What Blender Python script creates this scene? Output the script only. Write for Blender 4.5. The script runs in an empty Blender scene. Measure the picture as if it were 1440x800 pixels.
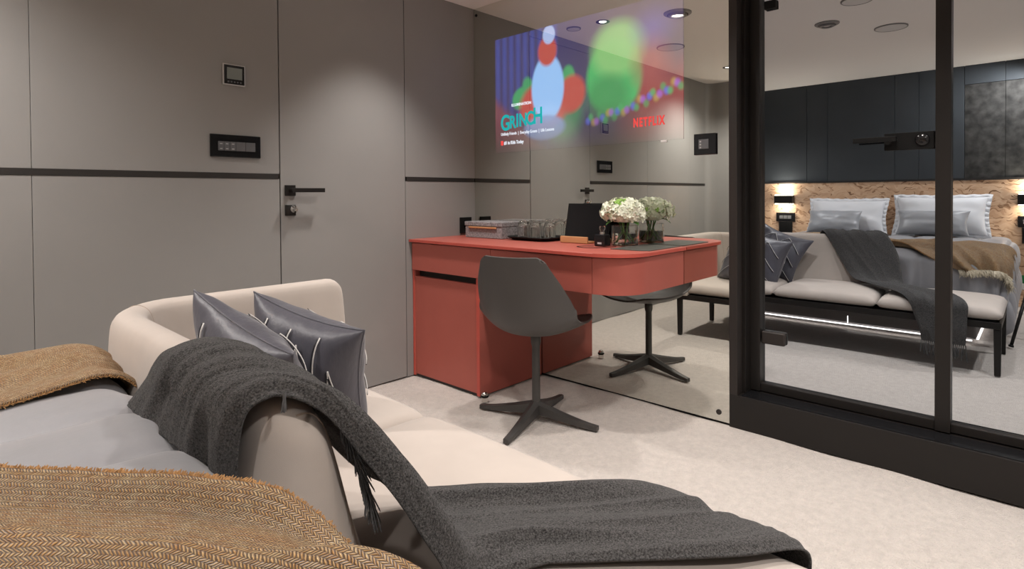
import bpy, bmesh, math, random
import numpy as np
from mathutils import Vector, Matrix
random.seed(7); RNG = np.random.default_rng(7)
S = bpy.context.scene
C = S.collection
PI = math.pi

# ------------------------------------------------------------------ camera
FPX = 798.59
_y, _p, _r = math.radians(43.0154), math.radians(-0.7873), math.radians(-0.4148)
_F = np.array([math.cos(_y), math.sin(_y), 0.0]); _R = np.array([math.sin(_y), -math.cos(_y), 0.0]); _U = np.array([0, 0, 1.0])
_F2 = _F*math.cos(_p) + _U*math.sin(_p); _U2 = _U*math.cos(_p) - _F*math.sin(_p)
_R3 = _R*math.cos(_r) + _U2*math.sin(_r); _U3 = _U2*math.cos(_r) - _R*math.sin(_r)
cd = bpy.data.cameras.new('camera'); cam = bpy.data.objects.new('camera', cd); C.objects.link(cam)
M = Matrix.Identity(4)
for i in range(3):
    M[i][0], M[i][1], M[i][2] = _R3[i], _U3[i], -_F2[i]
M[2][3] = 1.0
cam.matrix_world = M
cd.sensor_width = 36.0; cd.lens = FPX/1440*36; cd.shift_y = -(400-285.31)/1440; cd.clip_start = 0.02
S.camera = cam

# ------------------------------------------------------------------ world, exposure
w = bpy.data.worlds.new('world'); S.world = w; w.use_nodes = True
w.node_tree.nodes['Background'].inputs[0].default_value = (0.02, 0.02, 0.022, 1)
S.view_settings.view_transform = 'Standard'; S.view_settings.look = 'None'
S.view_settings.gamma = 1.0; S.view_settings.use_curve_mapping = False
S.view_settings.exposure = 0.0
S.cycles.diffuse_bounces = 8; S.cycles.max_bounces = 16

WARM = (1.0, 0.945, 0.90)
DOWNLIGHTS = {  # name: (x, y, watts, cone degrees, blend[, aim])
    'door': (1.637, 2.13, 60, 90, 0.8), 'desk': (1.637, 1.25, 66, 128, 0.95),
    'glass': (1.637, 0.37, 74, 116, 0.95), 'corner': (1.637, -0.51, 100, 125, 0.95),  # both spots invented to light the floor and seat on this side
    'side': (0.35, -0.75, 105, 165, 0.95), 'head': (-1.25, -0.05, 115, 125, 0.9, (-1.42, 1.0, 0.75)),  # side and head: fill spots added out of view
    'bedside': (-0.30, 2.085, 115, 140, 0.95)}
ZC = 2.144; XM = 2.408; XG = 2.544; YA = 2.561; XC = -1.52; YF = -1.3

# ------------------------------------------------------------------ materials
def nodes(name):
    m = bpy.data.materials.new(name); m.use_nodes = True
    nt = m.node_tree; b = nt.nodes['Principled BSDF']
    return m, nt, b
def N(nt, t, **kw):
    n = nt.nodes.new(t)
    for k, v in kw.items(): setattr(n, k, v)
    return n
def mat(name, col, rough=0.5, metal=0.0, var=0.0, vscale=8.0, bump=0.0, bscale=200.0, bdist=0.002, sheen=0.0, spec=0.5, coat=0.0, stretch=None, emit=None, estr=0.0, trans=0.0, ior=1.45, vdet=6, vrough=0.5):
    m, nt, b = nodes(name)
    b.inputs['Base Color'].default_value = (*col, 1); b.inputs['Roughness'].default_value = rough
    b.inputs['Metallic'].default_value = metal; b.inputs['Specular IOR Level'].default_value = spec
    b.inputs['Coat Weight'].default_value = coat; b.inputs['Transmission Weight'].default_value = trans
    b.inputs['IOR'].default_value = ior
    if sheen:
        b.inputs['Sheen Weight'].default_value = sheen; b.inputs['Sheen Roughness'].default_value = 0.4
    if emit:
        b.inputs['Emission Color'].default_value = (*emit, 1); b.inputs['Emission Strength'].default_value = estr
    tc = N(nt, 'ShaderNodeTexCoord'); src = tc.outputs['Object']
    if stretch:
        mp = N(nt, 'ShaderNodeMapping'); mp.inputs['Scale'].default_value = stretch
        nt.links.new(src, mp.inputs['Vector']); src = mp.outputs[0]
    if var:
        n = N(nt, 'ShaderNodeTexNoise'); n.inputs['Scale'].default_value = vscale; n.inputs['Detail'].default_value = vdet; n.inputs['Roughness'].default_value = vrough
        nt.links.new(src, n.inputs['Vector'])
        r = N(nt, 'ShaderNodeValToRGB')
        r.color_ramp.elements[0].position = 0.3; r.color_ramp.elements[1].position = 0.7
        r.color_ramp.elements[0].color = (*[c*(1-var) for c in col], 1)
        r.color_ramp.elements[1].color = (*[min(1, c*(1+var)) for c in col], 1)
        nt.links.new(n.outputs['Fac'], r.inputs[0]); nt.links.new(r.outputs[0], b.inputs['Base Color'])
    if bump:
        n = N(nt, 'ShaderNodeTexNoise'); n.inputs['Scale'].default_value = bscale; n.inputs['Detail'].default_value = 4
        nt.links.new(src, n.inputs['Vector'])
        bp = N(nt, 'ShaderNodeBump'); bp.inputs['Strength'].default_value = bump; bp.inputs['Distance'].default_value = bdist
        nt.links.new(n.outputs['Fac'], bp.inputs['Height']); nt.links.new(bp.outputs[0], b.inputs['Normal'])
    return m
def mat_knit(name, c1, c2, dark, w=0.0086, h=0.0046, rot=0.0, bstr=1.0):
    """woven stitches: bricks on the cloth's own UV (metres)"""
    m, nt, b = nodes(name)
    b.inputs['Roughness'].default_value = 0.85; b.inputs['Sheen Weight'].default_value = 0.25
    uv = N(nt, 'ShaderNodeUVMap'); mp = N(nt, 'ShaderNodeMapping'); mp.inputs['Rotation'].default_value = (0, 0, rot)
    nt.links.new(uv.outputs[0], mp.inputs['Vector'])
    ds = N(nt, 'ShaderNodeTexNoise'); ds.inputs['Scale'].default_value = 130
    nt.links.new(mp.outputs[0], ds.inputs['Vector'])
    ad = N(nt, 'ShaderNodeMixRGB', blend_type='LINEAR_LIGHT'); ad.inputs[0].default_value = 0.0016
    nt.links.new(mp.outputs[0], ad.inputs[1]); nt.links.new(ds.outputs['Color'], ad.inputs[2])
    sp = N(nt, 'ShaderNodeSeparateXYZ'); nt.links.new(ad.outputs[0], sp.inputs[0])
    def mth(op, a_, b_=None):
        n = N(nt, 'ShaderNodeMath', operation=op)
        for i_, q in enumerate((a_, b_)):
            if q is None: continue
            if isinstance(q, (int, float)): n.inputs[i_].default_value = q
            else: nt.links.new(q, n.inputs[i_])
        return n.outputs[0]
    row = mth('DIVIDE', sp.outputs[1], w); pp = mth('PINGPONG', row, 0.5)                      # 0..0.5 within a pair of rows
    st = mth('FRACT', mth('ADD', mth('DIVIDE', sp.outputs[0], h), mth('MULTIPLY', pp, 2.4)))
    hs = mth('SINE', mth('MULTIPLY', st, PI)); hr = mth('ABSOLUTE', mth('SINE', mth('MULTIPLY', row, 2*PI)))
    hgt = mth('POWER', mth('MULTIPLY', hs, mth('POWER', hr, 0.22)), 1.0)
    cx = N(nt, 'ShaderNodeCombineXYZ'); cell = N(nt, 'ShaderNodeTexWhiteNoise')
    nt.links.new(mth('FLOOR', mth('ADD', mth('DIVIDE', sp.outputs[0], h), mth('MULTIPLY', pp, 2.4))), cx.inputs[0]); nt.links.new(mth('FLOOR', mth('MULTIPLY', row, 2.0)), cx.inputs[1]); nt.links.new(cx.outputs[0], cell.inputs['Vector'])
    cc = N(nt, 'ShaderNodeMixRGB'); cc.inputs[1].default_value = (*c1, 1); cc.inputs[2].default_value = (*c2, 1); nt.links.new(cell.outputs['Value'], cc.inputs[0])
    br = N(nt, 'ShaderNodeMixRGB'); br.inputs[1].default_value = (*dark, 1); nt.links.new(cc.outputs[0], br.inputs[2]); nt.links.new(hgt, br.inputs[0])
    # slow colour drift of the yarn
    n2 = N(nt, 'ShaderNodeTexNoise'); n2.inputs['Scale'].default_value = 35; n2.inputs['Detail'].default_value = 3
    nt.links.new(mp.outputs[0], n2.inputs['Vector'])
    mx = N(nt, 'ShaderNodeMixRGB', blend_type='MULTIPLY'); mx.inputs[0].default_value = 0.55
    rr = N(nt, 'ShaderNodeValToRGB'); rr.color_ramp.elements[0].color = (0.95, 0.72, 0.45, 1); rr.color_ramp.elements[1].color = (1, 1, 1, 1)
    rr.color_ramp.elements[0].position = 0.35; rr.color_ramp.elements[1].position = 0.6
    nt.links.new(n2.outputs['Fac'], rr.inputs[0])
    nt.links.new(br.outputs[0], mx.inputs[1]); nt.links.new(rr.outputs[0], mx.inputs[2])
    nt.links.new(mx.outputs[0], b.inputs['Base Color'])
    bp = N(nt, 'ShaderNodeBump'); bp.inputs['Strength'].default_value = bstr; bp.inputs['Distance'].default_value = 0.007
    nt.links.new(hgt, bp.inputs['Height']); nt.links.new(bp.outputs[0], b.inputs['Normal'])
    return m
def mat_osb(name):
    m, nt, b = nodes(name); b.inputs['Roughness'].default_value = 0.6
    tc = N(nt, 'ShaderNodeTexCoord')
    wv = N(nt, 'ShaderNodeTexNoise'); wv.inputs['Scale'].default_value = 7; wv.inputs['Detail'].default_value = 2
    nt.links.new(tc.outputs['Object'], wv.inputs['Vector'])
    ad = N(nt, 'ShaderNodeMixRGB', blend_type='LINEAR_LIGHT'); ad.inputs[0].default_value = 0.10
    nt.links.new(tc.outputs['Object'], ad.inputs[1]); nt.links.new(wv.outputs['Color'], ad.inputs[2])
    mp = N(nt, 'ShaderNodeMapping'); mp.inputs['Scale'].default_value = (1, 13, 44)
    nt.links.new(ad.outputs[0], mp.inputs['Vector'])
    v = N(nt, 'ShaderNodeTexVoronoi', feature='F1'); v.inputs['Scale'].default_value = 1.6; v.inputs['Randomness'].default_value = 1
    nt.links.new(mp.outputs[0], v.inputs['Vector'])
    sp = N(nt, 'ShaderNodeSeparateColor'); nt.links.new(v.outputs['Color'], sp.inputs[0])
    r = N(nt, 'ShaderNodeValToRGB'); e = r.color_ramp.elements
    e[0].position = 0.0; e[0].color = (0.20, 0.10, 0.05, 1); e[1].position = 1.0; e[1].color = (0.74, 0.52, 0.35, 1)
    for p, c in ((0.10, (0.34, 0.19, 0.10, 1)), (0.22, (0.58, 0.37, 0.23, 1)), (0.6, (0.67, 0.45, 0.29, 1))):
        q = e.new(p); q.color = c
    nt.links.new(sp.outputs[0], r.inputs[0])
    nt.links.new(r.outputs[0], b.inputs['Base Color'])
    bp = N(nt, 'ShaderNodeBump'); bp.inputs['Strength'].default_value = 0.3; bp.inputs['Distance'].default_value = 0.002
    nt.links.new(sp.outputs[0], bp.inputs['Height']); nt.links.new(bp.outputs[0], b.inputs['Normal'])
    return m
def mat_film(name, tint, attr):
    """the mirror's own silvering plus the light of the projected picture"""
    m = bpy.data.materials.new(name); m.use_nodes = True; nt = m.node_tree; nt.nodes.clear()
    o = N(nt, 'ShaderNodeOutputMaterial'); a = N(nt, 'ShaderNodeAddShader'); g = N(nt, 'ShaderNodeBsdfGlossy'); e = N(nt, 'ShaderNodeEmission')
    g.inputs['Color'].default_value = (*tint, 1); g.inputs['Roughness'].default_value = 0.0
    at = N(nt, 'ShaderNodeVertexColor', layer_name=attr); nt.links.new(at.outputs[0], e.inputs[0]); e.inputs[1].default_value = 0.95
    nt.links.new(g.outputs[0], a.inputs[0]); nt.links.new(e.outputs[0], a.inputs[1]); nt.links.new(a.outputs[0], o.inputs[0])
    return m
def mat_emit(name, col, s):
    m = bpy.data.materials.new(name); m.use_nodes = True; nt = m.node_tree; nt.nodes.clear()
    o = N(nt, 'ShaderNodeOutputMaterial'); e = N(nt, 'ShaderNodeEmission'); e.inputs[0].default_value = (*col, 1); e.inputs[1].default_value = s
    nt.links.new(e.outputs[0], o.inputs[0]); return m

MT = dict(
    carpet=mat('carpet', (0.68, 0.615, 0.565), 0.95, var=0.14, vscale=32, bump=1.0, bscale=210, bdist=0.012, vdet=9, vrough=0.8, sheen=0.2, spec=0.1),
    ceiling=mat('ceiling_paint', (0.92, 0.885, 0.85), 0.8, bump=0.1, bscale=300, spec=0.2),
    wall=mat('grey_panel', (0.275, 0.266, 0.256), 0.42, var=0.03, vscale=3, bump=0.05, bscale=500, spec=0.4),
    door=mat('grey_door_panel', (0.285, 0.276, 0.266), 0.42, var=0.03, vscale=3, bump=0.05, bscale=500, spec=0.4),
    seam=mat('dark_gap', (0.02, 0.017, 0.015), 0.6),
    slate=mat('slate_panel', (0.046, 0.053, 0.060), 0.55, spec=0.35, var=0.06, vscale=4),
    stone=mat('mottled_dark_panel', (0.040, 0.039, 0.037), 0.7, var=0.55, vscale=16, bump=0.2, bscale=40, spec=0.2),
    osb=mat_osb('strand_board'),
    mirror=mat('mirror_silver', (0.735, 0.745, 0.70), 0.0, 1.0),
    glass=mat('tinted_glass', (0.57, 0.61, 0.65), 0.0, 1.0),
    black=mat('black_metal', (0.013, 0.011, 0.010), 0.42, spec=0.35, bump=0.03, bscale=300),
    blackglossy=mat('black_gloss', (0.008, 0.008, 0.009), 0.15),
    blackmatt=mat('black_matt', (0.007, 0.007, 0.007), 0.55, spec=0.2),
    bronze=mat('dark_bronze', (0.026, 0.021, 0.019), 0.45, 0.2),
    red=mat('red_lacquer', (0.40, 0.100, 0.076), 0.42, var=0.03, vscale=5, bump=0.04, bscale=350),
    redhighlight=mat('red_edge_highlight', (0.50, 0.085, 0.063), 0.35),  # brighter red: satin highlight put into the colour of the edges
    chair=mat('chair_shell', (0.080, 0.075, 0.072), 0.48, bump=0.04, bscale=900),
    chairmetal=mat('chair_metal', (0.07, 0.066, 0.063), 0.42, 0.4),
    cream=mat('cream_fabric', (0.50, 0.44, 0.395), 0.9, var=0.03, vscale=12, bump=0.25, bscale=900, bdist=0.001, sheen=0.25, spec=0.15),
    creamseam=mat('cream_seam', (0.36, 0.29, 0.24), 0.9),
    satin=mat('satin_cushion', (0.082, 0.080, 0.098), 0.46, var=0.10, vscale=14, bump=0.35, bscale=26, bdist=0.012, stretch=(1, 1, 0.35), sheen=0.3, spec=0.5),
    pipewhite=mat('piping_white', (0.68, 0.66, 0.64), 0.5), pipeblack=mat('piping_black', (0.02, 0.02, 0.025), 0.5),
    throw=mat('heather_grey_wool', (0.068, 0.065, 0.064), 0.95, var=0.75, vscale=330, bump=1.0, bscale=500, bdist=0.004, sheen=0.12, spec=0.1),
    fringe=mat('grey_wool_fringe', (0.07, 0.068, 0.068), 0.95, var=0.3, vscale=200, sheen=0.2, spec=0.1),
    quilt=mat('grey_satin_quilt', (0.285, 0.282, 0.297), 0.45, var=0.08, vscale=7, bump=0.15, bscale=60, bdist=0.003, sheen=0.35),
    quiltseam=mat('quilt_stitch', (0.48, 0.47, 0.47), 0.5),
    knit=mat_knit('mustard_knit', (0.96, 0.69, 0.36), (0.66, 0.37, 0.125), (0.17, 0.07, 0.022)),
    knitfringe=mat('mustard_yarn', (0.42, 0.23, 0.09), 0.9, var=0.3, vscale=90, sheen=0.2),
    creamfringe=mat('cream_yarn', (0.62, 0.55, 0.42), 0.9, var=0.15, vscale=90, sheen=0.2),
    pillowwhite=mat('white_cotton', (0.66, 0.67, 0.70), 0.7, bump=0.1, bscale=40, sheen=0.2),
    pillowgrey=mat('grey_satin', (0.30, 0.31, 0.33), 0.38, var=0.05, vscale=8, sheen=0.3),
    bedbase=mat('grey_upholstery', (0.24, 0.225, 0.22), 0.8, bump=0.2, bscale=500),
    chrome=mat('chrome', (0.75, 0.73, 0.70), 0.12, 1.0),
    clear=mat('clear_glass', (0.98, 0.99, 0.98), 0.0, trans=1.0, ior=1.45),
    water=mat('water', (0.93, 0.97, 0.93), 0.0, trans=1.0, ior=1.33),
    felt=mat('grey_woven_cover', (0.23, 0.215, 0.22), 0.9, var=0.45, vscale=110, bump=0.5, bscale=300),
    tan=mat('tan_leather', (0.46, 0.225, 0.10), 0.5, bump=0.1, bscale=300),
    pad=mat('dark_leather_pad', (0.075, 0.075, 0.066), 0.45, bump=0.1, bscale=500),
    petal=mat('white_petal', (0.76, 0.78, 0.64), 0.6, var=0.08, vscale=30), petalgreen=mat('green_petal', (0.26, 0.45, 0.09), 0.6),
    stem=mat('green_stem', (0.09, 0.22, 0.04), 0.5), leaf=mat('green_leaf', (0.10, 0.26, 0.05), 0.5),
    lcd=mat('grey_display', (0.20, 0.225, 0.21), 0.3), key=mat('grey_key', (0.11, 0.11, 0.115), 0.4), silver=mat('silver_trim', (0.6, 0.58, 0.56), 0.3, 0.8),
    mark=mat('pale_print', (0.42, 0.42, 0.42), 0.5), whiteplastic=mat('white_plastic', (0.72, 0.70, 0.68), 0.5),
    greyplastic=mat('grey_plastic', (0.25, 0.24, 0.235), 0.5), green=mat('green_sign', (0.015, 0.19, 0.06), 0.5),
    lampglow=mat_emit('lamp_glow', (1.0, 0.84, 0.65), 45.0), led=mat_emit('led_strip', (1.0, 0.89, 0.82), 5.0), downglow=mat_emit('downlight_glow', (1.0, 0.90, 0.80), 5.0),
)

# ------------------------------------------------------------------ mesh helpers
def obj(name, verts, faces, m, parent=None, smooth=True, auto=None, uv=None):
    me = bpy.data.meshes.new(name); me.from_pydata([tuple(map(float, v)) for v in verts], [], [tuple(map(int, f)) for f in faces]); me.update()
    if uv is not None:
        ul = me.uv_layers.new(name='UVMap'); li = np.empty(len(me.loops), int); me.loops.foreach_get('vertex_index', li)
        ul.data.foreach_set('uv', np.asarray(uv, float)[li].ravel())
    return link(name, me, m, parent, smooth, auto)
def link(name, me, m, parent=None, smooth=True, auto=None):
    if m is not None: me.materials.append(MT[m] if isinstance(m, str) else m)
    if smooth: me.polygons.foreach_set('use_smooth', [True]*len(me.polygons))
    if auto:
        try: me.set_sharp_from_angle(angle=math.radians(auto))
        except Exception: pass
    o = bpy.data.objects.new(name, me); C.objects.link(o); o.parent = parent
    return o
def bm_obj(name, bm, m, parent=None, smooth=False, auto=None):
    bmesh.ops.recalc_face_normals(bm, faces=bm.faces)
    me = bpy.data.meshes.new(name); bm.to_mesh(me); bm.free()
    return link(name, me, m, parent, smooth, auto)
def box(name, lo, hi, m, parent=None, bev=0.0, seg=2):
    bm = bmesh.new(); bmesh.ops.create_cube(bm, size=1)
    lo = np.array(lo, float); hi = np.array(hi, float); c = (lo+hi)/2; d = hi-lo
    for v in bm.verts: v.co = Vector((c[0]+v.co.x*d[0], c[1]+v.co.y*d[1], c[2]+v.co.z*d[2]))
    if bev:
        bmesh.ops.bevel(bm, geom=list(bm.edges)+list(bm.verts), offset=min(bev, 0.49*float(d.min())), segments=seg, profile=0.5, affect='EDGES')
    o = bm_obj(name, bm, m, parent, smooth=bev >= 0.004, auto=None)
    if bev >= 0.004:
        wn = o.modifiers.new('flat_faces', 'WEIGHTED_NORMAL'); wn.keep_sharp = True
    return o
def prism(name, poly, z0, z1, m, parent=None, auto=30, bev=0.0, axis='z'):
    """polygon (a, b) extruded along an axis"""
    bm = bmesh.new(); n = len(poly)
    def P(a, b, z): return (a, b, z) if axis == 'z' else ((z, a, b) if axis == 'x' else (a, z, b))
    lo = [bm.verts.new(P(a, b, z0)) for a, b in poly]; hi = [bm.verts.new(P(a, b, z1)) for a, b in poly]
    bm.faces.new(lo); bm.faces.new(hi)
    for i in range(n): bm.faces.new((lo[i], lo[(i+1) % n], hi[(i+1) % n], hi[i]))
    if bev:
        ed = [e for e in bm.edges if abs(P_axis(e.verts[0].co, axis)-P_axis(e.verts[1].co, axis)) < 1e-6]
        bmesh.ops.bevel(bm, geom=ed, offset=bev, segments=2, profile=0.5, affect='EDGES')
    return bm_obj(name, bm, m, parent, smooth=True, auto=min(auto, 22))
def P_axis(co, axis): return co['xyz'.index(axis)]
def lathe(name, prof, m, parent=None, seg=32, loc=(0, 0, 0), axis='z', auto=40):
    v, f = [], []; n = len(prof)
    for i in range(seg):
        a = 2*PI*i/seg
        for r, z in prof:
            p = (r*math.cos(a), r*math.sin(a), z)
            if axis == 'x': p = (p[2], p[0], p[1])
            if axis == 'y': p = (p[0], p[2], p[1])
            v.append((p[0]+loc[0], p[1]+loc[1], p[2]+loc[2]))
    for i in range(seg):
        j = (i+1) % seg
        for k in range(n-1): f.append((i*n+k, j*n+k, j*n+k+1, i*n+k+1))
    bm = bmesh.new(); bv = [bm.verts.new(p) for p in v]
    for q in f:
        try: bm.faces.new([bv[i] for i in q])
        except ValueError: pass
    bmesh.ops.remove_doubles(bm, verts=bm.verts, dist=1e-6)
    bmesh.ops.dissolve_degenerate(bm, edges=bm.edges, dist=1e-7)
    return bm_obj(name, bm, m, parent, smooth=True, auto=auto)
def tube_data(path, r, seg=8, v=None, f=None, cap=True):
    v = [] if v is None else v; f = [] if f is None else f
    path = [np.array(p, float) for p in path]; b0 = len(v); n = len(path)
    t = [path[min(i+1, n-1)]-path[max(i-1, 0)] for i in range(n)]
    up = np.array([0.123, 0.231, 0.96])
    for i in range(n):
        d = t[i]/(np.linalg.norm(t[i])+1e-12)
        if i == 0:
            a = np.cross(d, up); a = a if np.linalg.norm(a) > 1e-3 else np.cross(d, [1, 0, 0])
        else: a = a-d*(a@d)
        a = a/(np.linalg.norm(a)+1e-12); b = np.cross(d, a); rr = r[i] if hasattr(r, '__len__') else r
        for k in range(seg):
            w_ = 2*PI*k/seg; v.append(path[i]+rr*(math.cos(w_)*a+math.sin(w_)*b))
    for i in range(n-1):
        for k in range(seg):
            k2 = (k+1) % seg; f.append((b0+i*seg+k, b0+i*seg+k2, b0+(i+1)*seg+k2, b0+(i+1)*seg+k))
    if cap:
        f.append(tuple(b0+k for k in reversed(range(seg)))); f.append(tuple(b0+(n-1)*seg+k for k in range(seg)))
    return v, f
def tube(name, path, r, m, parent=None, seg=8):
    v, f = tube_data(path, r, seg); return obj(name, v, f, m, parent)
def cr(P, t):
    """Catmull-Rom through rows of P at parameter t (array) in [0, n-1]"""
    P = np.asarray(P, float); n = len(P); t = np.clip(np.asarray(t, float), 0, n-1-1e-9); i = np.floor(t).astype(int); u = (t-i).reshape(-1, *([1]*(P.ndim-1)))
    p0 = P[np.maximum(i-1, 0)]; p1 = P[i]; p2 = P[np.minimum(i+1, n-1)]; p3 = P[np.minimum(i+2, n-1)]
    return 0.5*((2*p1)+(p2-p0)*u+(2*p0-5*p1+4*p2-p3)*u**2+(3*p1-p0-3*p2+p3)*u**3)
def grid_faces(nu, nv, close_v=False):
    f = []
    for i in range(nu-1):
        for j in range(nv-(0 if close_v else 1)):
            k = (j+1) % nv; f.append((i*nv+j, (i+1)*nv+j, (i+1)*nv+k, i*nv+k))
    return f
def grid_normals(G):
    du = np.gradient(G, axis=0); dv = np.gradient(G, axis=1); n = np.cross(du, dv)
    return n/(np.linalg.norm(n, axis=2, keepdims=True)+1e-12)
def solid(o, th, off=0.0):
    md = o.modifiers.new('thickness', 'SOLIDIFY'); md.thickness = th; md.offset = off; return o
def empty(name, loc=(0, 0, 0), rz=0.0):
    o = bpy.data.objects.new(name, None); C.objects.link(o); o.location = loc; o.rotation_euler = (0, 0, rz); o.empty_display_size = 0.05; return o
def tag(o, label=None, cat=None, group=None, kind=None):
    if label: o['label'] = label
    if cat: o['category'] = cat
    if group: o['group'] = group
    if kind: o['kind'] = kind
    return o
def struct(o): o['kind'] = 'structure'; return o
def local(o, parent):
    """keep world-space mesh data when its thing's empty is not at the origin"""
    o.parent = parent; o.matrix_parent_inverse = Matrix.Translation(-Vector(parent.location)); return o

def vnoise(x, y, seed=0):
    """smooth value noise on arrays"""
    r = np.random.default_rng(seed).random((64, 64))
    xi = np.floor(x).astype(int); yi = np.floor(y).astype(int); fx = x-xi; fy = y-yi
    fx = fx*fx*(3-2*fx); fy = fy*fy*(3-2*fy); g = lambda a, b: r[a % 64, b % 64]
    return (g(xi, yi)*(1-fx)+g(xi+1, yi)*fx)*(1-fy)+(g(xi, yi+1)*(1-fx)+g(xi+1, yi+1)*fx)*fy

# ------------------------------------------------------------------ floor, ceiling, walls
nx, ny = 150, 150
gx, gy = np.meshgrid(np.linspace(XC-0.02, XG+0.06, nx), np.linspace(YF-0.02, YA+0.02, ny), indexing='ij')
mk = np.clip((gx-(XM-0.10))/0.07, 0, 1); gz = -0.004+0.010*mk*(vnoise(gx*0+2, gy*5.1+3, 17)-0.35)+0.006*(vnoise(gx*4.3+9, gy*4.3+3, 1)-0.5)+0.003*(vnoise(gx*11, gy*11, 2)-0.5)
struct(obj('floor', np.stack([gx, gy, gz], 2).reshape(-1, 3), grid_faces(nx, ny), 'carpet'))
struct(box('floor_slab', (XC-0.1, YF-0.1, -0.15), (XG+0.3, YA+0.1, -0.02), 'wall'))
ceil_ = struct(box('ceiling', (XC-0.05, YF-0.05, ZC), (XG+0.25, YA+0.05, ZC+0.06), 'ceiling'))

wl = struct(empty('wall_left', (0.4, YA, 0)))
def wp(name, lo, hi, m, parent, bev=0.0): return local(box(name, lo, hi, m, None, bev), parent)
wp('backing', (XC-0.05, YA+0.012, 0), (XM+0.15, YA+0.06, ZC), 'seam', wl)
ZS0, ZS1 = 1.081, 1.105
DX0, DX1, DZ = 1.181, 1.886, 2.082
for x0, x1 in ((XC, -0.52), (-0.52, 0.305), (0.305, DX0)):
    wp('panel', (x0+0.0007, YA, 0.0), (x1-0.0007, YA+0.014, ZS0), 'wall', wl, 0.001)
    wp('panel', (x0+0.0007, YA, ZS1), (x1-0.0007, YA+0.014, ZC), 'wall', wl, 0.001)
wp('panel', (DX1+0.0015, YA, 0.0), (XM+0.02, YA+0.014, ZS0), 'wall', wl, 0.001)
wp('panel', (DX1+0.0015, YA, ZS1), (XM+0.02, YA+0.014, ZC), 'wall', wl, 0.001)
wp('panel', (DX0, YA, DZ+0.004), (DX1, YA+0.014, ZC), 'wall', wl, 0.001)
# recessed dark strip as a trim of its own
tr = struct(empty('trim_1', (0.4, YA, ZS0)))
wp('strip', (XC, YA-0.002, ZS0), (DX0-0.006, YA+0.012, ZS1), 'seam', tr, 0.001)
wp('strip', (DX1+0.008, YA-0.002, ZS0), (XM-0.002, YA+0.012, ZS1), 'seam', tr, 0.001)
# flush door
dr = struct(empty('door_1', (DX0, YA, 0)))
wp('leaf', (DX0+0.004, YA-0.001, 0.004), (DX1-0.003, YA+0.013, DZ), 'door', dr, 0.0012)
hp = wp('handle_plate', (1.203, YA-0.010, 1.004), (1.253, YA-0.001, 1.054), 'black', dr, 0.002)
def sub(o, part): o.parent = part; o.matrix_parent_inverse = part.matrix_world.inverted() if False else Matrix.Translation(-Vector(part.parent.location)) if part.parent else Matrix.Identity(4); return o
def child_of_part(o, part):
    """sub-part with world-space data under a part that itself holds world-space data"""
    o.parent = part
    o.matrix_parent_inverse = Matrix.Identity(4)
    return o
child_of_part(lathe('spindle', [(0, 0), (0.009, 0), (0.009, -0.045), (0, -0.045)], 'black', seg=20, loc=(1.228, YA-0.008, 1.03), axis='y'), hp)
child_of_part(box('lever', (1.217, YA-0.062, 1.020), (1.374, YA-0.046, 1.040), 'black', None, 0.002), hp)
lp = wp('lock_plate', (1.203, YA-0.010, 0.912), (1.253, YA-0.001, 0.962), 'black', dr, 0.002)
child_of_part(lathe('thumb_turn', [(0, 0), (0.016, 0), (0.0175, -0.004), (0.015, -0.012), (0.010, -0.018), (0.009, -0.03), (0, -0.032)], 'chrome', seg=24, loc=(1.238, YA-0.010, 0.942), axis='y'), lp)
child_of_part(box('turn_wing', (1.2355, YA-0.048, 0.926), (1.2405, YA-0.028, 0.958), 'chrome', None, 0.002), lp)

# headboard wall: strand board below, slate panels above, dark ledge between
wb = struct(empty('wall_back', (XC, 0.6, 0)))
wp('backing', (XC-0.08, YF, 0), (XC-0.03, YA, ZC), 'seam', wb)
wp('strand_board', (XC-0.03, YF, 0), (XC+0.012, YA, 1.105), 'osb', wb)
wp('ledge', (XC-0.03, YF, 1.105), (XC+0.02, YA, 1.122), 'seam', wb)
ys = [YF, -0.3, 0.1, 0.235, 0.517, 0.575]
for a, b in zip(ys[:-2], ys[1:-1]): wp('stone_panel', (XC-0.03, a+0.0015, 1.122), (XC+0.010, b-0.0015, 1.97), 'stone', wb, 0.001); wp('slate_panel', (XC-0.03, a+0.0015, 1.973), (XC+0.014, b-0.0015, ZC), 'slate', wb, 0.001)
for a, b in ((0.517, 0.858), (0.858, 1.051), (1.051, 1.638), (1.638, 1.839), (1.839, 2.333), (2.333, YA)):
    wp('slate_panel', (XC-0.03, a+0.0015, 1.122), (XC+0.012, b-0.0015, ZC), 'slate', wb, 0.001)
# rounded corner pier between door wall and headboard wall
px0, py0, rr = -0.95, 2.30, 0.10
arc = [(px0+rr-rr*math.cos(t), YA-rr+rr*math.sin(t)) for t in np.linspace(0, PI/2, 10)]
poly = [(XC, py0), (px0-0.03, py0), (px0-0.009, py0+0.009), (px0, py0+0.03)] + arc + [(px0+rr, YA+0.005), (XC, YA+0.005)]
struct(prism('wall_corner', poly, 0, ZC, 'wall'))
struct(box('wall_front', (XC-0.05, YF-0.06, 0), (XG+0.2, YF, ZC), 'wall'))
# wall that carries mirror and glass
wr = struct(empty('wall_right', (XM+0.012, 1.7, 0)))
wp('mirror_backing', (XM+0.008, 0.977, 0), (XM+0.09, YA+0.02, ZC), 'blackmatt', wr)
wp('partition_backing', (XG+0.02, YF, 0), (XG+0.08, 0.99, ZC), 'blackmatt', wr)
wp('return', (XM+0.03, 0.972, 0), (XG+0.02, 0.99, ZC), 'blackmatt', wr)

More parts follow.
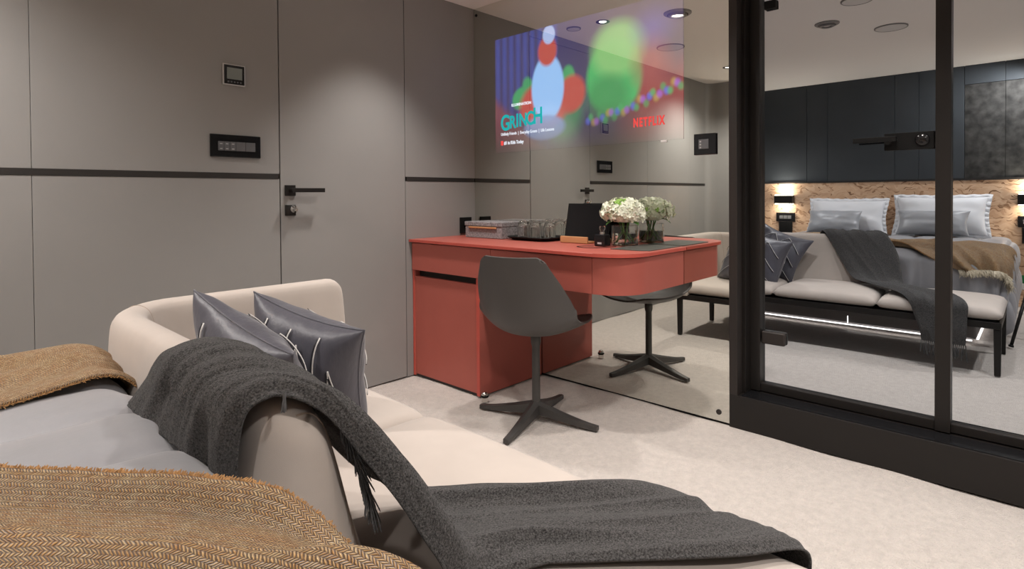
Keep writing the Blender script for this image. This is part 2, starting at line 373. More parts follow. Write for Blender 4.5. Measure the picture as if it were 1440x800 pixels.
# ------------------------------------------------------------------ mirror with projected picture
mir = tag(empty('wall_mirror', (XM, 1.7, 0.01)), 'large frameless wall mirror behind the red desk, floor to ceiling', 'mirror')
wp('mirror_glass', (XM, 0.9775, 0.012), (XM+0.006, YA-0.002, ZC-0.002), 'mirror', mir)
def wl_(o, parent): return local(o, parent)
wl_(lathe('fixing_cap', [(0, 0), (0.0115, 0), (0.0115, -0.003), (0.009, -0.004), (0, -0.004)], 'bronze', seg=20, loc=(XM, 1.024, 0.05), axis='x'), mir)
wl_(lathe('fixing_cap', [(0, 0), (0.0085, 0), (0.0085, -0.003), (0.006, -0.004), (0, -0.004)], 'blackmatt', seg=20, loc=(XM, 2.535, 2.10), axis='x'), mir)

PL, PR, PB, PT = 2.374, 1.1833, 1.249, 1.9173
nu, nv = 300, 170
uu, vv = np.meshgrid(np.linspace(0, 1, nu), np.linspace(0, 1, nv), indexing='ij')    # u left to right, v bottom to top
col = np.zeros((nu, nv, 3))
def lay(mask, c, a=1.0):
    k = np.clip(mask, 0, 1)[..., None]*a; col[:] = col*(1-k)+np.array(c)*k
def ell(cx, cy, rx, ry, soft=0.12, rot=0.0):
    x = (uu-cx)*16/9; y = vv-cy; c, s = math.cos(rot), math.sin(rot); X = (x*c+y*s)/(rx*16/9); Y = (-x*s+y*c)/ry
    return np.clip((1+soft-np.sqrt(X*X+Y*Y))/(2*soft), 0, 1)
lay(np.ones((nu, nv)), (0.012, 0.013, 0.10))
lay(np.clip((uu-0.45)/0.3, 0, 1), (0.045, 0.03, 0.075))                                   # warmer to the right
lay(np.clip((uu-0.68)/0.15, 0, 1)*np.clip((0.62-vv)/0.25, 0, 1), (0.24, 0.02, 0.03))   # red hall
for k in range(9):                                                                          # curtain folds
    lay(ell(0.02+0.045*k, 0.8, 0.012, 0.5, 0.8), (0.02, 0.05, 0.30), 0.8)
lay(np.clip((0.52-vv-uu*1.5)/0.1, 0, 1), (0.16, 0.028, 0.04), 0.9)                         # brick-red corner
lay(ell(0.42, 0.30, 0.11, 0.26, 0.25), (0.02, 0.24, 0.09), 0.8)
lay(ell(0.175, 0.45, 0.06, 0.09, 0.15, 0.5), (0.02, 0.30, 0.10)); lay(ell(0.22, 0.52, 0.035, 0.10, 0.2, 0.3), (0.02, 0.28, 0.10)); lay(ell(0.455, 0.56, 0.035, 0.09, 0.2), (0.02, 0.30, 0.10))
lay(ell(0.31, 0.36, 0.145, 0.20, 0.12), (0.44, 0.045, 0.035)); lay(ell(0.47, 0.42, 0.075, 0.15, 0.15, -0.4), (0.44, 0.05, 0.04))
lay(ell(0.335, 0.50, 0.095, 0.27, 0.07), (0.26, 0.50, 0.86)); lay(ell(0.315, 0.18, 0.12, 0.10, 0.12), (0.16, 0.27, 0.56), 0.9)
lay(ell(0.335, 0.80, 0.055, 0.12, 0.14), (0.44, 0.045, 0.035)); lay(ell(0.345, 0.93, 0.036, 0.075, 0.12), (0.36, 0.46, 0.74))
lay(ell(0.69, 0.50, 0.135, 0.28, 0.09), (0.03, 0.40, 0.11)); lay(ell(0.71, 0.70, 0.125, 0.20, 0.25), (0.22, 0.50, 0.16), 0.9); lay(ell(0.66, 0.36, 0.10, 0.16, 0.3), (0.015, 0.22, 0.06), 0.7)
lay(ell(0.86, 0.55, 0.07, 0.16, 0.6), (0.42, 0.08, 0.07), 0.6)
lay(ell(0.87, 0.80, 0.07, 0.10, 0.8), (0.10, 0.08, 0.40), 0.5)
for k in range(30):                                                                          # out-of-focus fairy lights
    t = k/29; cx = 0.56+0.43*t; cy = 0.19+0.20*t**1.4+0.03*math.sin(k*1.9)
    c = [(0.06, 0.12, 0.70), (0.05, 0.40, 0.12), (0.45, 0.30, 0.06), (0.34, 0.10, 0.60), (0.04, 0.32, 0.10)][k % 5]
    lay(ell(cx, cy, 0.012, 0.026, 0.5), c, 0.75)
fade = np.clip((vv-0.0)/0.33, 0, 1)**0.8                                                     # lower third of the picture is dark
col *= (0.10+0.90*fade)[..., None]; col += 0.006
G = np.stack([np.full_like(uu, XM-0.0015), PL+(PR-PL)*uu, PB+(PT-PB)*vv], 2)
film = tag(empty('projected_picture', (XM-0.0015, (PL+PR)/2, PB)), 'colourful film menu with streaming logo, projected on the mirror above the desk', 'projection')
me = bpy.data.meshes.new('picture'); me.from_pydata([tuple(map(float, p)) for p in G.reshape(-1, 3)], [], grid_faces(nu, nv)); me.update()
ca = me.color_attributes.new('picture', 'FLOAT_COLOR', 'POINT'); ca.data.foreach_set('color', np.concatenate([col, np.ones((nu, nv, 1))], 2).reshape(-1, 4).ravel())
pic = local(link('picture', me, mat_film('projection_film', (0.70, 0.71, 0.67), 'picture'), None, True), film)
if me.polygons[0].normal.x > 0: me.flip_normals()
def text(name, s, y, z, size, m, parent, bold=0.0, sx=1.0, x=XM-0.003, rz=None, track=1.0, shear=0.0, mw=None):
    cu = bpy.data.curves.new(name, 'FONT'); cu.body = s; cu.size = size; cu.offset = bold; cu.space_character = track; cu.shear = shear
    o = bpy.data.objects.new(name, cu); C.objects.link(o)
    dg = bpy.context.evaluated_depsgraph_get(); me = bpy.data.meshes.new_from_object(o.evaluated_get(dg)); bpy.data.objects.remove(o); bpy.data.curves.remove(cu)
    for v in me.vertices:
        a, b = v.co.x*sx, v.co.y
        v.co = Vector((x, y-a, z+b)) if mw is None else mw @ Vector((a, b, 0))
    me.name = name; me.materials.clear()
    return local(link(name, me, m, None, False), parent)
MT['teal'] = mat_emit('teal_print', (0.02, 0.42, 0.42), 1.0); MT['redprint'] = mat_emit('red_print', (0.9, 0.09, 0.08), 0.95); MT['whiteprint'] = mat_emit('white_print', (0.78, 0.82, 0.9), 1.0)
yy = PL-0.043
for ch, sz, dz, adv in (('G', 0.125, -0.004, 0.072), ('R', 0.10, 0.004, 0.052), ('I', 0.105, 0.008, 0.024), ('N', 0.10, 0.010, 0.056), ('C', 0.105, 0.012, 0.052), ('H', 0.125, 0.014, 0.06)):
    text('title_letter', ch, yy, PB+0.135+dz, sz, 'teal', film, bold=0.003, sx=0.80); yy -= adv*0.98
text('studio_name', 'ILLUMINATION', PL-0.13, PB+0.262, 0.022, 'whiteprint', film, bold=0.0006)
text('tagline', 'Unlikely Friends  |  Everyday Greats  |  Life Lessons', PL-0.045, PB+0.100, 0.024, 'whiteprint', film, bold=0.0004, sx=0.80)
local(box('badge', (XM-0.004, PL-0.062, PB+0.043), (XM-0.002, PL-0.045, PB+0.069), 'redprint', None), film)
text('ranking', '#1 in Kids Today', PL-0.070, PB+0.047, 0.026, 'whiteprint', film, bold=0.0009, sx=0.84)
text('logo', 'NETFLIX', PR+0.258, PB+0.075, 0.058, 'redprint', film, bold=0.0024, sx=0.60, track=1.30)

# control panel stuck to the mirror and a small sticker
cp = tag(empty('control_panel', (XM-0.004, 1.08, 1.17)), 'square black glass control panel on the mirror beside the partition', 'switch')
local(box('plate', (XM-0.010, 1.030, 1.171), (XM-0.002, 1.131, 1.264), 'blackglossy', None, 0.002), cp)
local(box('key_field', (XM-0.012, 1.063, 1.197), (XM-0.010, 1.108, 1.239), 'key', None, 0.0005), cp)
for z in (1.203, 1.216, 1.229): local(box('key_mark', (XM-0.0126, 1.096, z-0.003), (XM-0.0119, 1.103, z+0.003), 'mark', None), cp)
tag(box('sticker', (XM-0.0035, 1.264, 1.240), (XM-0.0015, 1.296, 1.250), 'whiteplastic', None, 0.0006), 'tiny white sticker on the mirror under the projected logo', 'sticker')

# ------------------------------------------------------------------ framed glass partition
gp = struct(empty('door_2', (XM, 0.4, 0)))
YE = YF
wp('plinth', (XM-0.004, YE, 0), (XG+0.02, 0.977, 0.141), 'black', gp, 0.002)
wp('jamb', (XM-0.004, 0.942, 0.141), (XG+0.02, 0.977, ZC), 'bronze', gp, 0.0015)
wp('inner_jamb', (XM+0.05, 0.928, 0.141), (XG+0.018, 0.942, ZC), 'black', gp, 0.001)
wp('track_cover', (XM+0.004, YE, 0.141), (XM+0.098, 0.928, 0.1435), 'blackglossy', gp)
def frame_bar(name, lo, hi): return wp(name, lo, hi, 'black', gp, 0.0012)
frame_bar('stile', (2.512, 0.887, 0.146), (XG+0.012, 0.928, ZC))
frame_bar('stile', (2.512, 0.2335, 0.146), (XG+0.012, 0.2785, ZC))
frame_bar('bottom_rail', (2.520, 0.2785, 0.146), (XG+0.012, 0.887, 0.179))
frame_bar('bottom_rail', (2.524, YE, 0.146), (XG+0.012, 0.2335, 0.176))
wp('pane', (XG, 0.2785, 0.179), (XG+0.006, 0.887, ZC), 'glass', gp)
wp('pane', (XG, YE, 0.176), (XG+0.006, 0.2335, ZC), 'glass', gp)
frame_bar('stile', (2.512, -0.62, 0.146), (XG+0.012, -0.575, ZC))
hpl = wp('lock_plate', (XG-0.016, 0.283, 1.157), (XG-0.0005, 0.436, 1.221), 'blackmatt', gp, 0.002)
child_of_part(lathe('lock_cylinder', [(0, 0), (0.022, 0), (0.022, -0.006), (0.018, -0.010), (0, -0.012)], 'blackglossy', seg=28, loc=(XG-0.016, 0.318, 1.192), axis='x'), hpl)
child_of_part(lathe('lever_neck', [(0, 0), (0.010, 0), (0.010, -0.035), (0, -0.035)], 'black', seg=20, loc=(XG-0.015, 0.405, 1.196), axis='x'), hpl)
child_of_part(box('lever', (XG-0.058, 0.392, 1.188), (XG-0.042, 0.531, 1.207), 'blackmatt', None, 0.002), hpl)
wp('floor_bumper', (XG-0.024, 0.789, 0.352), (XG-0.001, 0.884, 0.406), 'bronze', gp, 0.006)
wp('top_bracket', (XG-0.020, 0.825, 1.785), (XG-0.001, 0.872, 1.82), 'blackmatt', gp, 0.002)

# ------------------------------------------------------------------ ceiling fittings and their light
def downlight(x, y, label, r, lit, style):
    o = tag(empty('ceiling_light' if lit else 'ceiling_fitting', (x, y, ZC)), label, 'light' if lit else 'ceiling fitting')
    def L(n, prof, m): local(lathe(n, prof, m, None, 40, (x, y, ZC)), o)
    if style == 'black':
        L('trim_ring', [(r, 0), (r, -0.004), (r-0.004, -0.006), (r-0.010, -0.005), (r-0.012, 0.0)], 'blackmatt')
        L('baffle', [(r-0.012, -0.003), (r*0.55, -0.001), (r*0.55, 0.0)], 'blackmatt')
        L('lens', [(0, -0.0025), (r*0.52, -0.0025), (r*0.54, -0.001)], 'downglow')
    elif style == 'ring':
        L('trim_ring', [(r, 0), (r, -0.006), (r-0.008, -0.012), (r-0.020, -0.012), (r-0.024, -0.002)], 'greyplastic')
        L('inner_ring', [(r-0.026, -0.002), (r-0.030, -0.022), (r-0.040, -0.026), (r-0.046, -0.022), (r-0.048, -0.004)], 'greyplastic')
        L('lens', [(0, -0.016), (r-0.05, -0.016), (r-0.047, -0.006)], 'downglow' if lit else 'whiteplastic')
    elif style == 'disc':
        L('rim', [(r, 0), (r, -0.006), (r-0.004, -0.009), (r-0.008, -0.007)], 'greyplastic' if not lit else 'whiteplastic')
        L('cover', [(0, -0.0075), (r-0.008, -0.007), (r-0.006, -0.003)], 'downglow' if lit else 'whiteplastic')
    elif style == 'slit':
        local(box('slot_frame', (x-0.035, y-0.10, ZC-0.006), (x+0.035, y+0.10, ZC-0.0005), 'blackmatt', None, 0.002), o)
        local(box('slot_grille', (x-0.026, y-0.09, ZC-0.009), (x+0.026, y+0.09, ZC-0.0055), 'seam', None, 0.001), o)
    return o
downlight(1.637, 2.13, 'small black recessed spotlight above the desk near the door', 0.045, True, 'black')
downlight(1.637, 1.25, 'small black recessed spotlight above the desk corner', 0.045, True, 'black')
downlight(1.461, 1.687, 'grey double-ringed ceiling lamp above the swivel chair', 0.085, True, 'ring')
downlight(1.649, 2.36, 'small pale ceiling disc close to the door wall', 0.05, False, 'disc')
downlight(0.724, 2.117, 'wide round speaker cover in the ceiling above the bench arm', 0.105, False, 'disc')
downlight(-0.30, 2.085, 'small black recessed spotlight between bed and door wall', 0.045, True, 'black')
downlight(0.813, 1.066, 'grey ringed ceiling fitting above the middle of the bench', 0.075, False, 'ring')
downlight(0.407, 0.768, 'wide pale flush ceiling cover above the foot of the bed', 0.10, False, 'disc')
downlight(1.206, 0.808, 'wide pale flush ceiling cover between bench and partition', 0.085, False, 'disc')
downlight(1.637, 0.37, 'added black fill spotlight above the glass partition', 0.045, True, 'black')  # made-up fitting for the invented spot at the partition
downlight(1.637, -0.51, 'added black fill spotlight farthest along the glass partition', 0.045, True, 'black')  # made-up fitting for the last invented spot of the row
downlight(0.35, -0.75, 'added black fill spotlight behind the tripod', 0.045, True, 'black')  # unseen fitting, added for the fill from behind the camera
downlight(-1.25, -0.05, 'added black fill spotlight beside the head of the bed', 0.045, True, 'black')  # unseen fitting, added to brighten pillows and headboard
for n, (x, y, W, cone, bl, *aim) in DOWNLIGHTS.items():
    ld = bpy.data.lights.new('spot_'+n, 'SPOT'); ld.energy = W; ld.color = WARM; ld.spot_size = math.radians(cone); ld.spot_blend = bl; ld.shadow_soft_size = 0.045
    lo = bpy.data.objects.new('spot_'+n, ld); C.objects.link(lo); lo.location = (x, y, ZC-0.03)
    if aim: lo.rotation_euler = (Vector(aim[0])-Vector(lo.location)).to_track_quat('-Z', 'Y').to_euler()

# ------------------------------------------------------------------ door-wall switches
th = tag(empty('thermostat', (0.98, YA, 1.48)), 'small square thermostat with silver rim on the grey wall panel', 'thermostat')
local(box('rim', (0.935, YA-0.010, 1.482), (1.029, YA-0.001, 1.572), 'silver', None, 0.002), th)
local(box('face', (0.941, YA-0.014, 1.486), (1.024, YA-0.009, 1.567), 'blackglossy', None, 0.001), th)
local(box('display', (0.951, YA-0.0155, 1.507), (1.014, YA-0.0135, 1.556), 'lcd', None, 0.0004), th)
for k in range(5): local(box('button', (0.953+k*0.0128, YA-0.0153, 1.492), (0.960+k*0.0128, YA-0.0135, 1.4985), 'key', None), th)
sw = tag(empty('light_switch', (0.985, YA, 1.17)), 'long black switch panel with grey keys on the grey wall', 'switch')
local(box('plate', (0.882, YA-0.010, 1.172), (1.092, YA-0.001, 1.268), 'blackglossy', None, 0.002), sw)
xs = [0.912, 0.936, 0.960, 0.985, 1.0255, 1.068]
for a, b in zip(xs[:-1], xs[1:]):
    k = local(box('key', (a+0.0006, YA-0.0135, 1.199), (b-0.0006, YA-0.0095, 1.238), 'key', None, 0.001), sw)
for a, b in zip(xs[:3], xs[1:4]):
    for z0 in (1.205, 1.226): local(box('key_mark', ((a+b)/2-0.005, YA-0.0142, z0), ((a+b)/2+0.005, YA-0.0133, z0+0.004), 'mark', None), sw)
so = tag(empty('wall_socket', (2.325, YA, 0.77)), 'black wall socket above the desk beside the woven box', 'socket')
local(box('plate', (2.280, YA-0.012, 0.772), (2.370, YA-0.001, 0.868), 'blackmatt', None, 0.002), so)
local(lathe('outlet', [(0, 0), (0.019, 0), (0.019, -0.003), (0.021, -0.003), (0.021, 0.002)], 'blackglossy', seg=24, loc=(2.325, YA-0.012, 0.82), axis='y'), so)

# ------------------------------------------------------------------ desk
DZT = 0.761; DXF = 1.905; DYE = 1.172; DR = 0.16
dk = tag(empty('desk', (2.1, 1.9, 0)), 'red lacquered desk with rounded free end and one cabinet pedestal', 'desk')
def desk_outline(off):
    x0, y0, r = DXF+off, DYE+off, DR-off*0.3
    a = [(x0+r-r*math.cos(t), y0+r-r*math.sin(t)) for t in np.linspace(0, PI/2, 14)]
    return [(XM-0.003, YA-0.002), (x0, YA-0.002)] + a + [(XM-0.003, y0)]
local(prism('top', desk_outline(0), DZT-0.016, DZT, 'red', None, 30, 0.003), dk)
local(prism('edge_highlight_band', desk_outline(-0.0015), DZT-0.0145, DZT-0.002, 'redhighlight', None, 30), dk)  # strip in the brighter red, a painted highlight along the top's edge
FX = DXF+0.014
def drawer(y0, y1): return local(box('drawer', (FX, y0+0.0015, 0.592), (FX+0.02, y1-0.0015, 0.741), 'red', None, 0.001), dk)
drawer(1.935, 2.553); drawer(1.345, 1.935)
local(box('apron_core', (FX+0.02, DYE+0.19, 0.594), (XM-0.006, 2.545, 0.744), 'red', None), dk)
ol = desk_outline(0.012)
arcp = [p for p in ol[2:-1]]
outer = [(FX, 1.3435)] + [p for p in [(FX+DR-DR*math.cos(t), DYE+0.012+DR-DR*math.sin(t)) for t in np.linspace(0, PI/2, 16)]] + [(XM-0.003, DYE+0.012)]
inner = [(XM-0.003, DYE+0.19), (FX+0.02, DYE+0.19), (FX+0.02, 1.3435)]
local(prism('curved_end', outer+inner, 0.592, 0.741, 'red', None, 25), dk)
PX = 1.936; PY = 2.027
local(box('pedestal_side', (PX-0.004, PY, 0.004), (XM-0.004, PY+0.02, 0.592), 'red', None, 0.0015), dk)
local(box('pedestal_edge_highlight', (PX-0.008, PY-0.0008, 0.004), (PX-0.003, PY+0.0195, 0.592), 'redhighlight', None, 0.0012), dk)
local(box('pedestal_side', (PX-0.004, YA-0.018, 0.004), (XM-0.004, YA-0.002, 0.592), 'red', None, 0.0015), dk)
local(box('pedestal_edge_highlight', (PX-0.008, YA-0.014, 0.004), (PX-0.003, YA-0.002, 0.745), 'redhighlight', None, 0.0012), dk)
local(box('pedestal_body', (PX+0.03, PY+0.02, 0.02), (XM-0.006, YA-0.018, 0.590), 'seam', None), dk)
local(box('cabinet_door', (PX-0.002, PY+0.0215, 0.014), (PX+0.018, YA-0.0195, 0.556), 'red', None, 0.001), dk)
local(box('base_shadow_strip', (PX+0.004, PY+0.006, 0.0), (XM-0.006, YA-0.006, 0.014), 'seam', None), dk)
local(box('knee_recess_shelf', (2.20, DYE+0.25, 0.560), (XM-0.006, PY, 0.594), 'red', None, 0.001), dk)
tag(prism('desk_pad', [(2.10, 1.375), (2.10, 1.235), (2.125, 1.195), (2.395, 1.195), (2.395, 1.375)], DZT+0.0005, DZT+0.0035, 'pad', None, 30, 0.0008), 'dark grey leather desk pad at the rounded end of the desk', 'desk pad')

# things on the desk
bx_ = tag(empty('storage_box', (2.29, 2.275, DZT)), 'flat grey woven box with tan leather pull on the desk', 'box')
local(box('body', (2.20, 2.13, DZT+0.001), (2.385, 2.42, DZT+0.066), 'felt', None, 0.003), bx_)
local(box('lid', (2.196, 2.127, DZT+0.0665), (2.389, 2.423, DZT+0.091), 'felt', None, 0.003), bx_)
local(box('pull', (2.189, 2.165, DZT+0.054), (2.198, 2.385, DZT+0.064), 'tan', None, 0.003), bx_)
ty = tag(empty('serving_tray', (2.30, 1.97, DZT)), 'black tray with flared rim holding upturned glasses', 'tray')
tx0, tx1, ty0, ty1 = 2.215, 2.385, 1.845, 2.085
def oct_(e): return [(tx0-e+0.03, ty0-e), (tx1+e-0.03, ty0-e), (tx1+e, ty0-e+0.03), (tx1+e, ty1+e-0.03), (tx1+e-0.03, ty1+e), (tx0-e+0.03, ty1+e), (tx0-e, ty1+e-0.03), (tx0-e, ty0-e+0.03)]
local(prism('base', oct_(0.0), DZT+0.001, DZT+0.006, 'blackmatt', None, 30), ty)
ri, ro_ = oct_(-0.003), oct_(0.022); rv = [(x, y, DZT+0.006) for x, y in ri]+[(x, y, DZT+0.021) for x, y in ro_]+[(x, y, DZT+0.018) for x, y in oct_(0.024)]+[(x, y, DZT+0.001) for x, y in oct_(0.0)]
rf = []
for L_ in range(3):
    for i in range(8): j = (i+1) % 8; rf.append((L_*8+i, L_*8+j, (L_+1)*8+j, (L_+1)*8+i))
local(obj('rim', rv, rf, 'blackmatt', None, False), ty)
def tumbler(x, y, label):
    o = tag(empty('drinking_glass', (x, y, DZT+0.0065)), label, 'glass', 'upturned glasses on the black tray')
    h, r = 0.098, 0.031
    lathe('bowl', [(0, h), (0.012, h), (r-0.012, h-0.004), (r-0.004, 0.082), (r, 0.06), (r+0.0008, 0.004), (r, 0.0), (r-0.0016, 0.0), (r-0.0018, 0.004), (r-0.0022, 0.06), (r-0.007, 0.078), (r-0.015, h-0.013), (0.010, h-0.010), (0, h-0.010)], 'clear', o, 28)
    return o
tumbler(2.262, 2.030, 'clear upturned glass at the front of the tray, next to the woven box')
tumbler(2.262, 1.945, 'clear upturned glass at the front of the tray, towards the tablet')
tumbler(2.342, 2.030, 'clear upturned glass at the mirror side of the tray, next to the woven box')
tumbler(2.342, 1.945, 'clear upturned glass at the mirror side of the tray, in its middle')
tumbler(2.300, 1.878, 'clear upturned glass at the tablet end of the tray')
tb = tag(empty('tablet', (2.29, 1.63, DZT)), 'black tablet leaning upright behind a tan leather rest', 'tablet')
a = math.radians(12); pt = [(2.302, DZT+0.012), (2.310, DZT+0.010), (2.310+0.19*math.sin(a), DZT+0.010+0.186*math.cos(a)), (2.302+0.19*math.sin(a), DZT+0.012+0.186*math.cos(a))]
def prism_y(name, poly, y0, y1, m, bev=0.0): return prism(name, poly, y0, y1, m, None, 30, bev, 'y')
local(prism_y('screen', pt, 1.520, 1.785, 'blackmatt', 0.0015), tb)
pt2 = [(p[0]-0.0015, p[1]) for p in (pt[0], pt[3])]
local(prism_y('glass', [(pt[0][0]-0.0012+0.006*math.sin(a), pt[0][1]+0.008), (pt[0][0]-0.0004+0.006*math.sin(a), pt[0][1]+0.008), (pt[3][0]-0.0004-0.002, pt[3][1]-0.008), (pt[3][0]-0.0012-0.002, pt[3][1]-0.008)], 1.528, 1.777, 'blackglossy'), tb)
local(box('rest', (2.244, 1.598, DZT+0.001), (2.325, 1.762, DZT+0.011), 'tan', None, 0.002), tb)
local(box('rest_lip', (2.238, 1.598, DZT+0.001), (2.252, 1.762, DZT+0.034), 'tan', None, 0.004), tb)
bo = tag(empty('diffuser_bottle', (2.195, 1.480, DZT)), 'small black square bottle with clear stopper in front of the flowers', 'bottle')
local(box('body', (2.170, 1.452, DZT+0.001), (2.222, 1.510, DZT+0.056), 'blackglossy', None, 0.006, 3), bo)
local(lathe('neck', [(0.012, 0.056), (0.012, 0.066), (0.010, 0.067), (0, 0.067)], 'chrome', None, 20, (2.196, 1.481, DZT)), bo)
local(lathe('stopper', [(0, 0.067), (0.009, 0.067), (0.010, 0.072), (0.014, 0.082), (0.0145, 0.090), (0.012, 0.094), (0, 0.095)], 'clear', None, 20, (2.196, 1.481, DZT)), bo)
local(box('label_mark', (2.1690, 1.468, DZT+0.012), (2.1702, 1.490, DZT+0.020), 'mark', None), bo)
tag(tube('thin_cord', cr([(2.162, 1.505, DZT+0.002), (2.145, 1.54, DZT+0.002), (2.10, 1.555, DZT+0.002), (2.075, 1.50, DZT+0.002), (2.10, 1.45, DZT+0.002), (2.15, 1.425, DZT+0.002), (2.20, 1.41, DZT+0.002)], np.linspace(0, 6, 50)), 0.0013, 'blackmatt', None, 6), 'thin dark cord looped on the desk in front of the black bottle', 'cord')
# vase and flowers
VX, VY = 2.285, 1.418
va = tag(empty('glass_vase', (VX, VY, DZT+0.0)), 'round clear glass vase of water near the desk end', 'vase')
r, h = 0.062, 0.094
lathe('glass', [(0, 0.001), (r-0.004, 0.001), (r, 0.005), (r, h), (r-0.002, h+0.001), (r-0.0035, h), (r-0.0035, 0.012), (0, 0.010)], 'clear', va, 40)
lathe('water', [(0, 0.0105), (r-0.0038, 0.0125), (r-0.0038, 0.060), (0, 0.060)], 'water', va, 40)
fl = tag(empty('hydrangea', (VX, VY, DZT+0.012)), 'white hydrangea head with green centre in the glass vase', 'flower')
def floret(c, nrm, s, v, f):
    nrm = nrm/np.linalg.norm(nrm); a = np.cross(nrm, RNG.normal(size=3)); a /= np.linalg.norm(a); b = np.cross(nrm, a)
    for k in range(4):
        w_ = k*PI/2; d = a*math.cos(w_)+b*math.sin(w_); e = -a*math.sin(w_)+b*math.cos(w_); i0 = len(v)
        up = 0.25+0.2*RNG.random()
        v += [c, c+s*(0.5*d+0.42*e)+nrm*s*up*0.6, c+s*(1.0*d+0.30*e)+nrm*s*up*0.4, c+s*1.12*d+nrm*s*up*0.2, c+s*(1.0*d-0.30*e)+nrm*s*up*0.4, c+s*(0.5*d-0.42*e)+nrm*s*up*0.6]
        f += [(i0, i0+1, i0+2, i0+3), (i0, i0+3, i0+4, i0+5)]
hv, hf, gv, gf = [], [], [], []
HC = np.array([0.0, 0.0, 0.143]); 
for k in range(330):
    z = 1-1.45*(k+0.5)/330; ph = k*2.39996; rr_ = math.sqrt(max(0, 1-z*z)); n = np.array([rr_*math.cos(ph), rr_*math.sin(ph), z])
    lump = 1+0.10*math.sin(3*ph+1)*rr_+0.06*RNG.normal()
    p = HC+n*np.array([0.097, 0.097, 0.066])*lump*0.94
    grn = np.linalg.norm(p-(HC+np.array([-0.05, -0.01, 0.055]))) < 0.034 or (p[0] > 0.02 and RNG.random() < 0.22)
    if grn: floret(p, n+RNG.normal(size=3)*0.25, 0.011, gv, gf)
    else: floret(p, n+RNG.normal(size=3)*0.3, 0.0160, hv, hf)
tag(obj('blossom', hv, hf, 'petal', fl, True), kind='stuff'); tag(obj('green_centre', gv, gf, 'petalgreen', fl, True), kind='stuff')
lathe('flower_core', [(0, 0.095), (0.05, 0.10), (0.074, 0.135), (0.062, 0.175), (0, 0.195)], 'petal', fl, 24)
for k in range(5):
    w_ = k*2*PI/5; tube('stem', [(0.035*math.cos(w_), 0.035*math.sin(w_), 0.004), (0.012*math.cos(w_+1), 0.012*math.sin(w_+1), 0.06), (0.03*math.cos(w_+0.6), 0.03*math.sin(w_+0.6), 0.12)], 0.0034, 'stem', fl, 8)
for k, w_ in enumerate((2.6, 4.4, 0.6)):
    P_ = []
    for i in range(6):
        t = i/5; wd = 0.026*math.sin(PI*min(1, t*0.95+0.05)); c = np.array([math.cos(w_), math.sin(w_), 0]); s_ = np.array([-math.sin(w_), math.cos(w_), 0])
        b_ = c*(0.03+0.065*t)+np.array([0, 0, 0.097-0.01*t*t+0.012*math.sin(PI*t)]); P_.append([b_-s_*wd, b_+np.array([0, 0, -0.003]), b_+s_*wd])
    obj('leaf', np.array(P_).reshape(-1, 3), grid_faces(6, 3), 'leaf', fl)

# chrome floor stop
ds = tag(empty('door_stop', (1.911, 1.973, 0.0)), 'small chrome door stop on the carpet at the pedestal corner', 'door stop')
lathe('base', [(0, 0), (0.016, 0), (0.016, 0.020), (0.014, 0.022), (0, 0.022)], 'chrome', ds, 24)
lathe('rubber_ring', [(0.014, 0.022), (0.019, 0.0225), (0.020, 0.027), (0.019, 0.031), (0.012, 0.032)], 'blackmatt', ds, 24)
lathe('cap', [(0.0165, 0.0315), (0.0165, 0.036), (0.013, 0.043), (0.007, 0.047), (0, 0.048)], 'chrome', ds, 24)

# ------------------------------------------------------------------ swivel chair
CH = tag(empty('swivel_chair', (1.912, 1.645, 0), math.radians(16.0)), 'dark grey moulded swivel chair with four-arm base at the red desk', 'chair')
prof = np.array([(-0.262, 0.748), (-0.256, 0.70), (-0.243, 0.62), (-0.225, 0.54), (-0.195, 0.462), (-0.140, 0.412), (-0.06, 0.392), (0.04, 0.390), (0.13, 0.400), (0.205, 0.415), (0.238, 0.417)])
wid = np.array([0.138, 0.158, 0.192, 0.214, 0.226, 0.230, 0.228, 0.224, 0.214, 0.196, 0.170])
lift = np.array([0.030, 0.045, 0.075, 0.103, 0.118, 0.102, 0.076, 0.058, 0.044, 0.032, 0.026])
nt_, ns_ = 64, 41
T_ = np.linspace(0, 10, nt_); Pp = cr(prof, T_); Ww = cr(wid[:, None], T_)[:, 0]; Ll = cr(lift[:, None], T_)[:, 0]
tg = np.gradient(Pp, axis=0); tg /= np.linalg.norm(tg, axis=1, keepdims=True); nr = np.stack([-tg[:, 1], tg[:, 0]], 1)   # towards the sitter
sg = np.linspace(-1, 1, ns_); Gs = np.zeros((nt_, ns_, 3))
for i in range(nt_):
    for j, s_ in enumerate(sg):
        k = abs(s_)**2.4*Ll[i]; q = Pp[i]+nr[i]*k
        rim = 1.0
        Gs[i, j] = (q[0], s_*Ww[i]*rim, q[1])
# round the four corners of the sheet
for i in range(nt_):
    for j, s_ in enumerate(sg):
        e0 = max(0, 1-T_[i]/0.6); e1 = max(0, 1-(10-T_[i])/1.2); c0 = max(0, (abs(s_)-0.82)/0.18)
        Gs[i, j, 2] -= 0.022*e0*c0**2; Gs[i, j, 0] -= 0.05*e1*c0**1.5*0.8
Nn = grid_normals(Gs)
sh = obj('shell', Gs.reshape(-1, 3), grid_faces(nt_, ns_), 'chair', CH); solid(sh, 0.009, 0.0); bv = sh.modifiers.new('edge', 'BEVEL'); bv.width = 0.003; bv.segments = 2; bv.angle_limit = 1.0
lathe('seat_mount', [(0, 0.393), (0.060, 0.390), (0.062, 0.384), (0.030, 0.376), (0, 0.375)], 'chairmetal', CH, 32)
lathe('collar', [(0.021, 0.380), (0.0225, 0.376), (0.0225, 0.345), (0.019, 0.330)], 'chairmetal', CH, 28)
lathe('column', [(0, 0.372), (0.0175, 0.372), (0.0185, 0.05), (0.022, 0.036), (0, 0.034)], 'chairmetal', CH, 28)
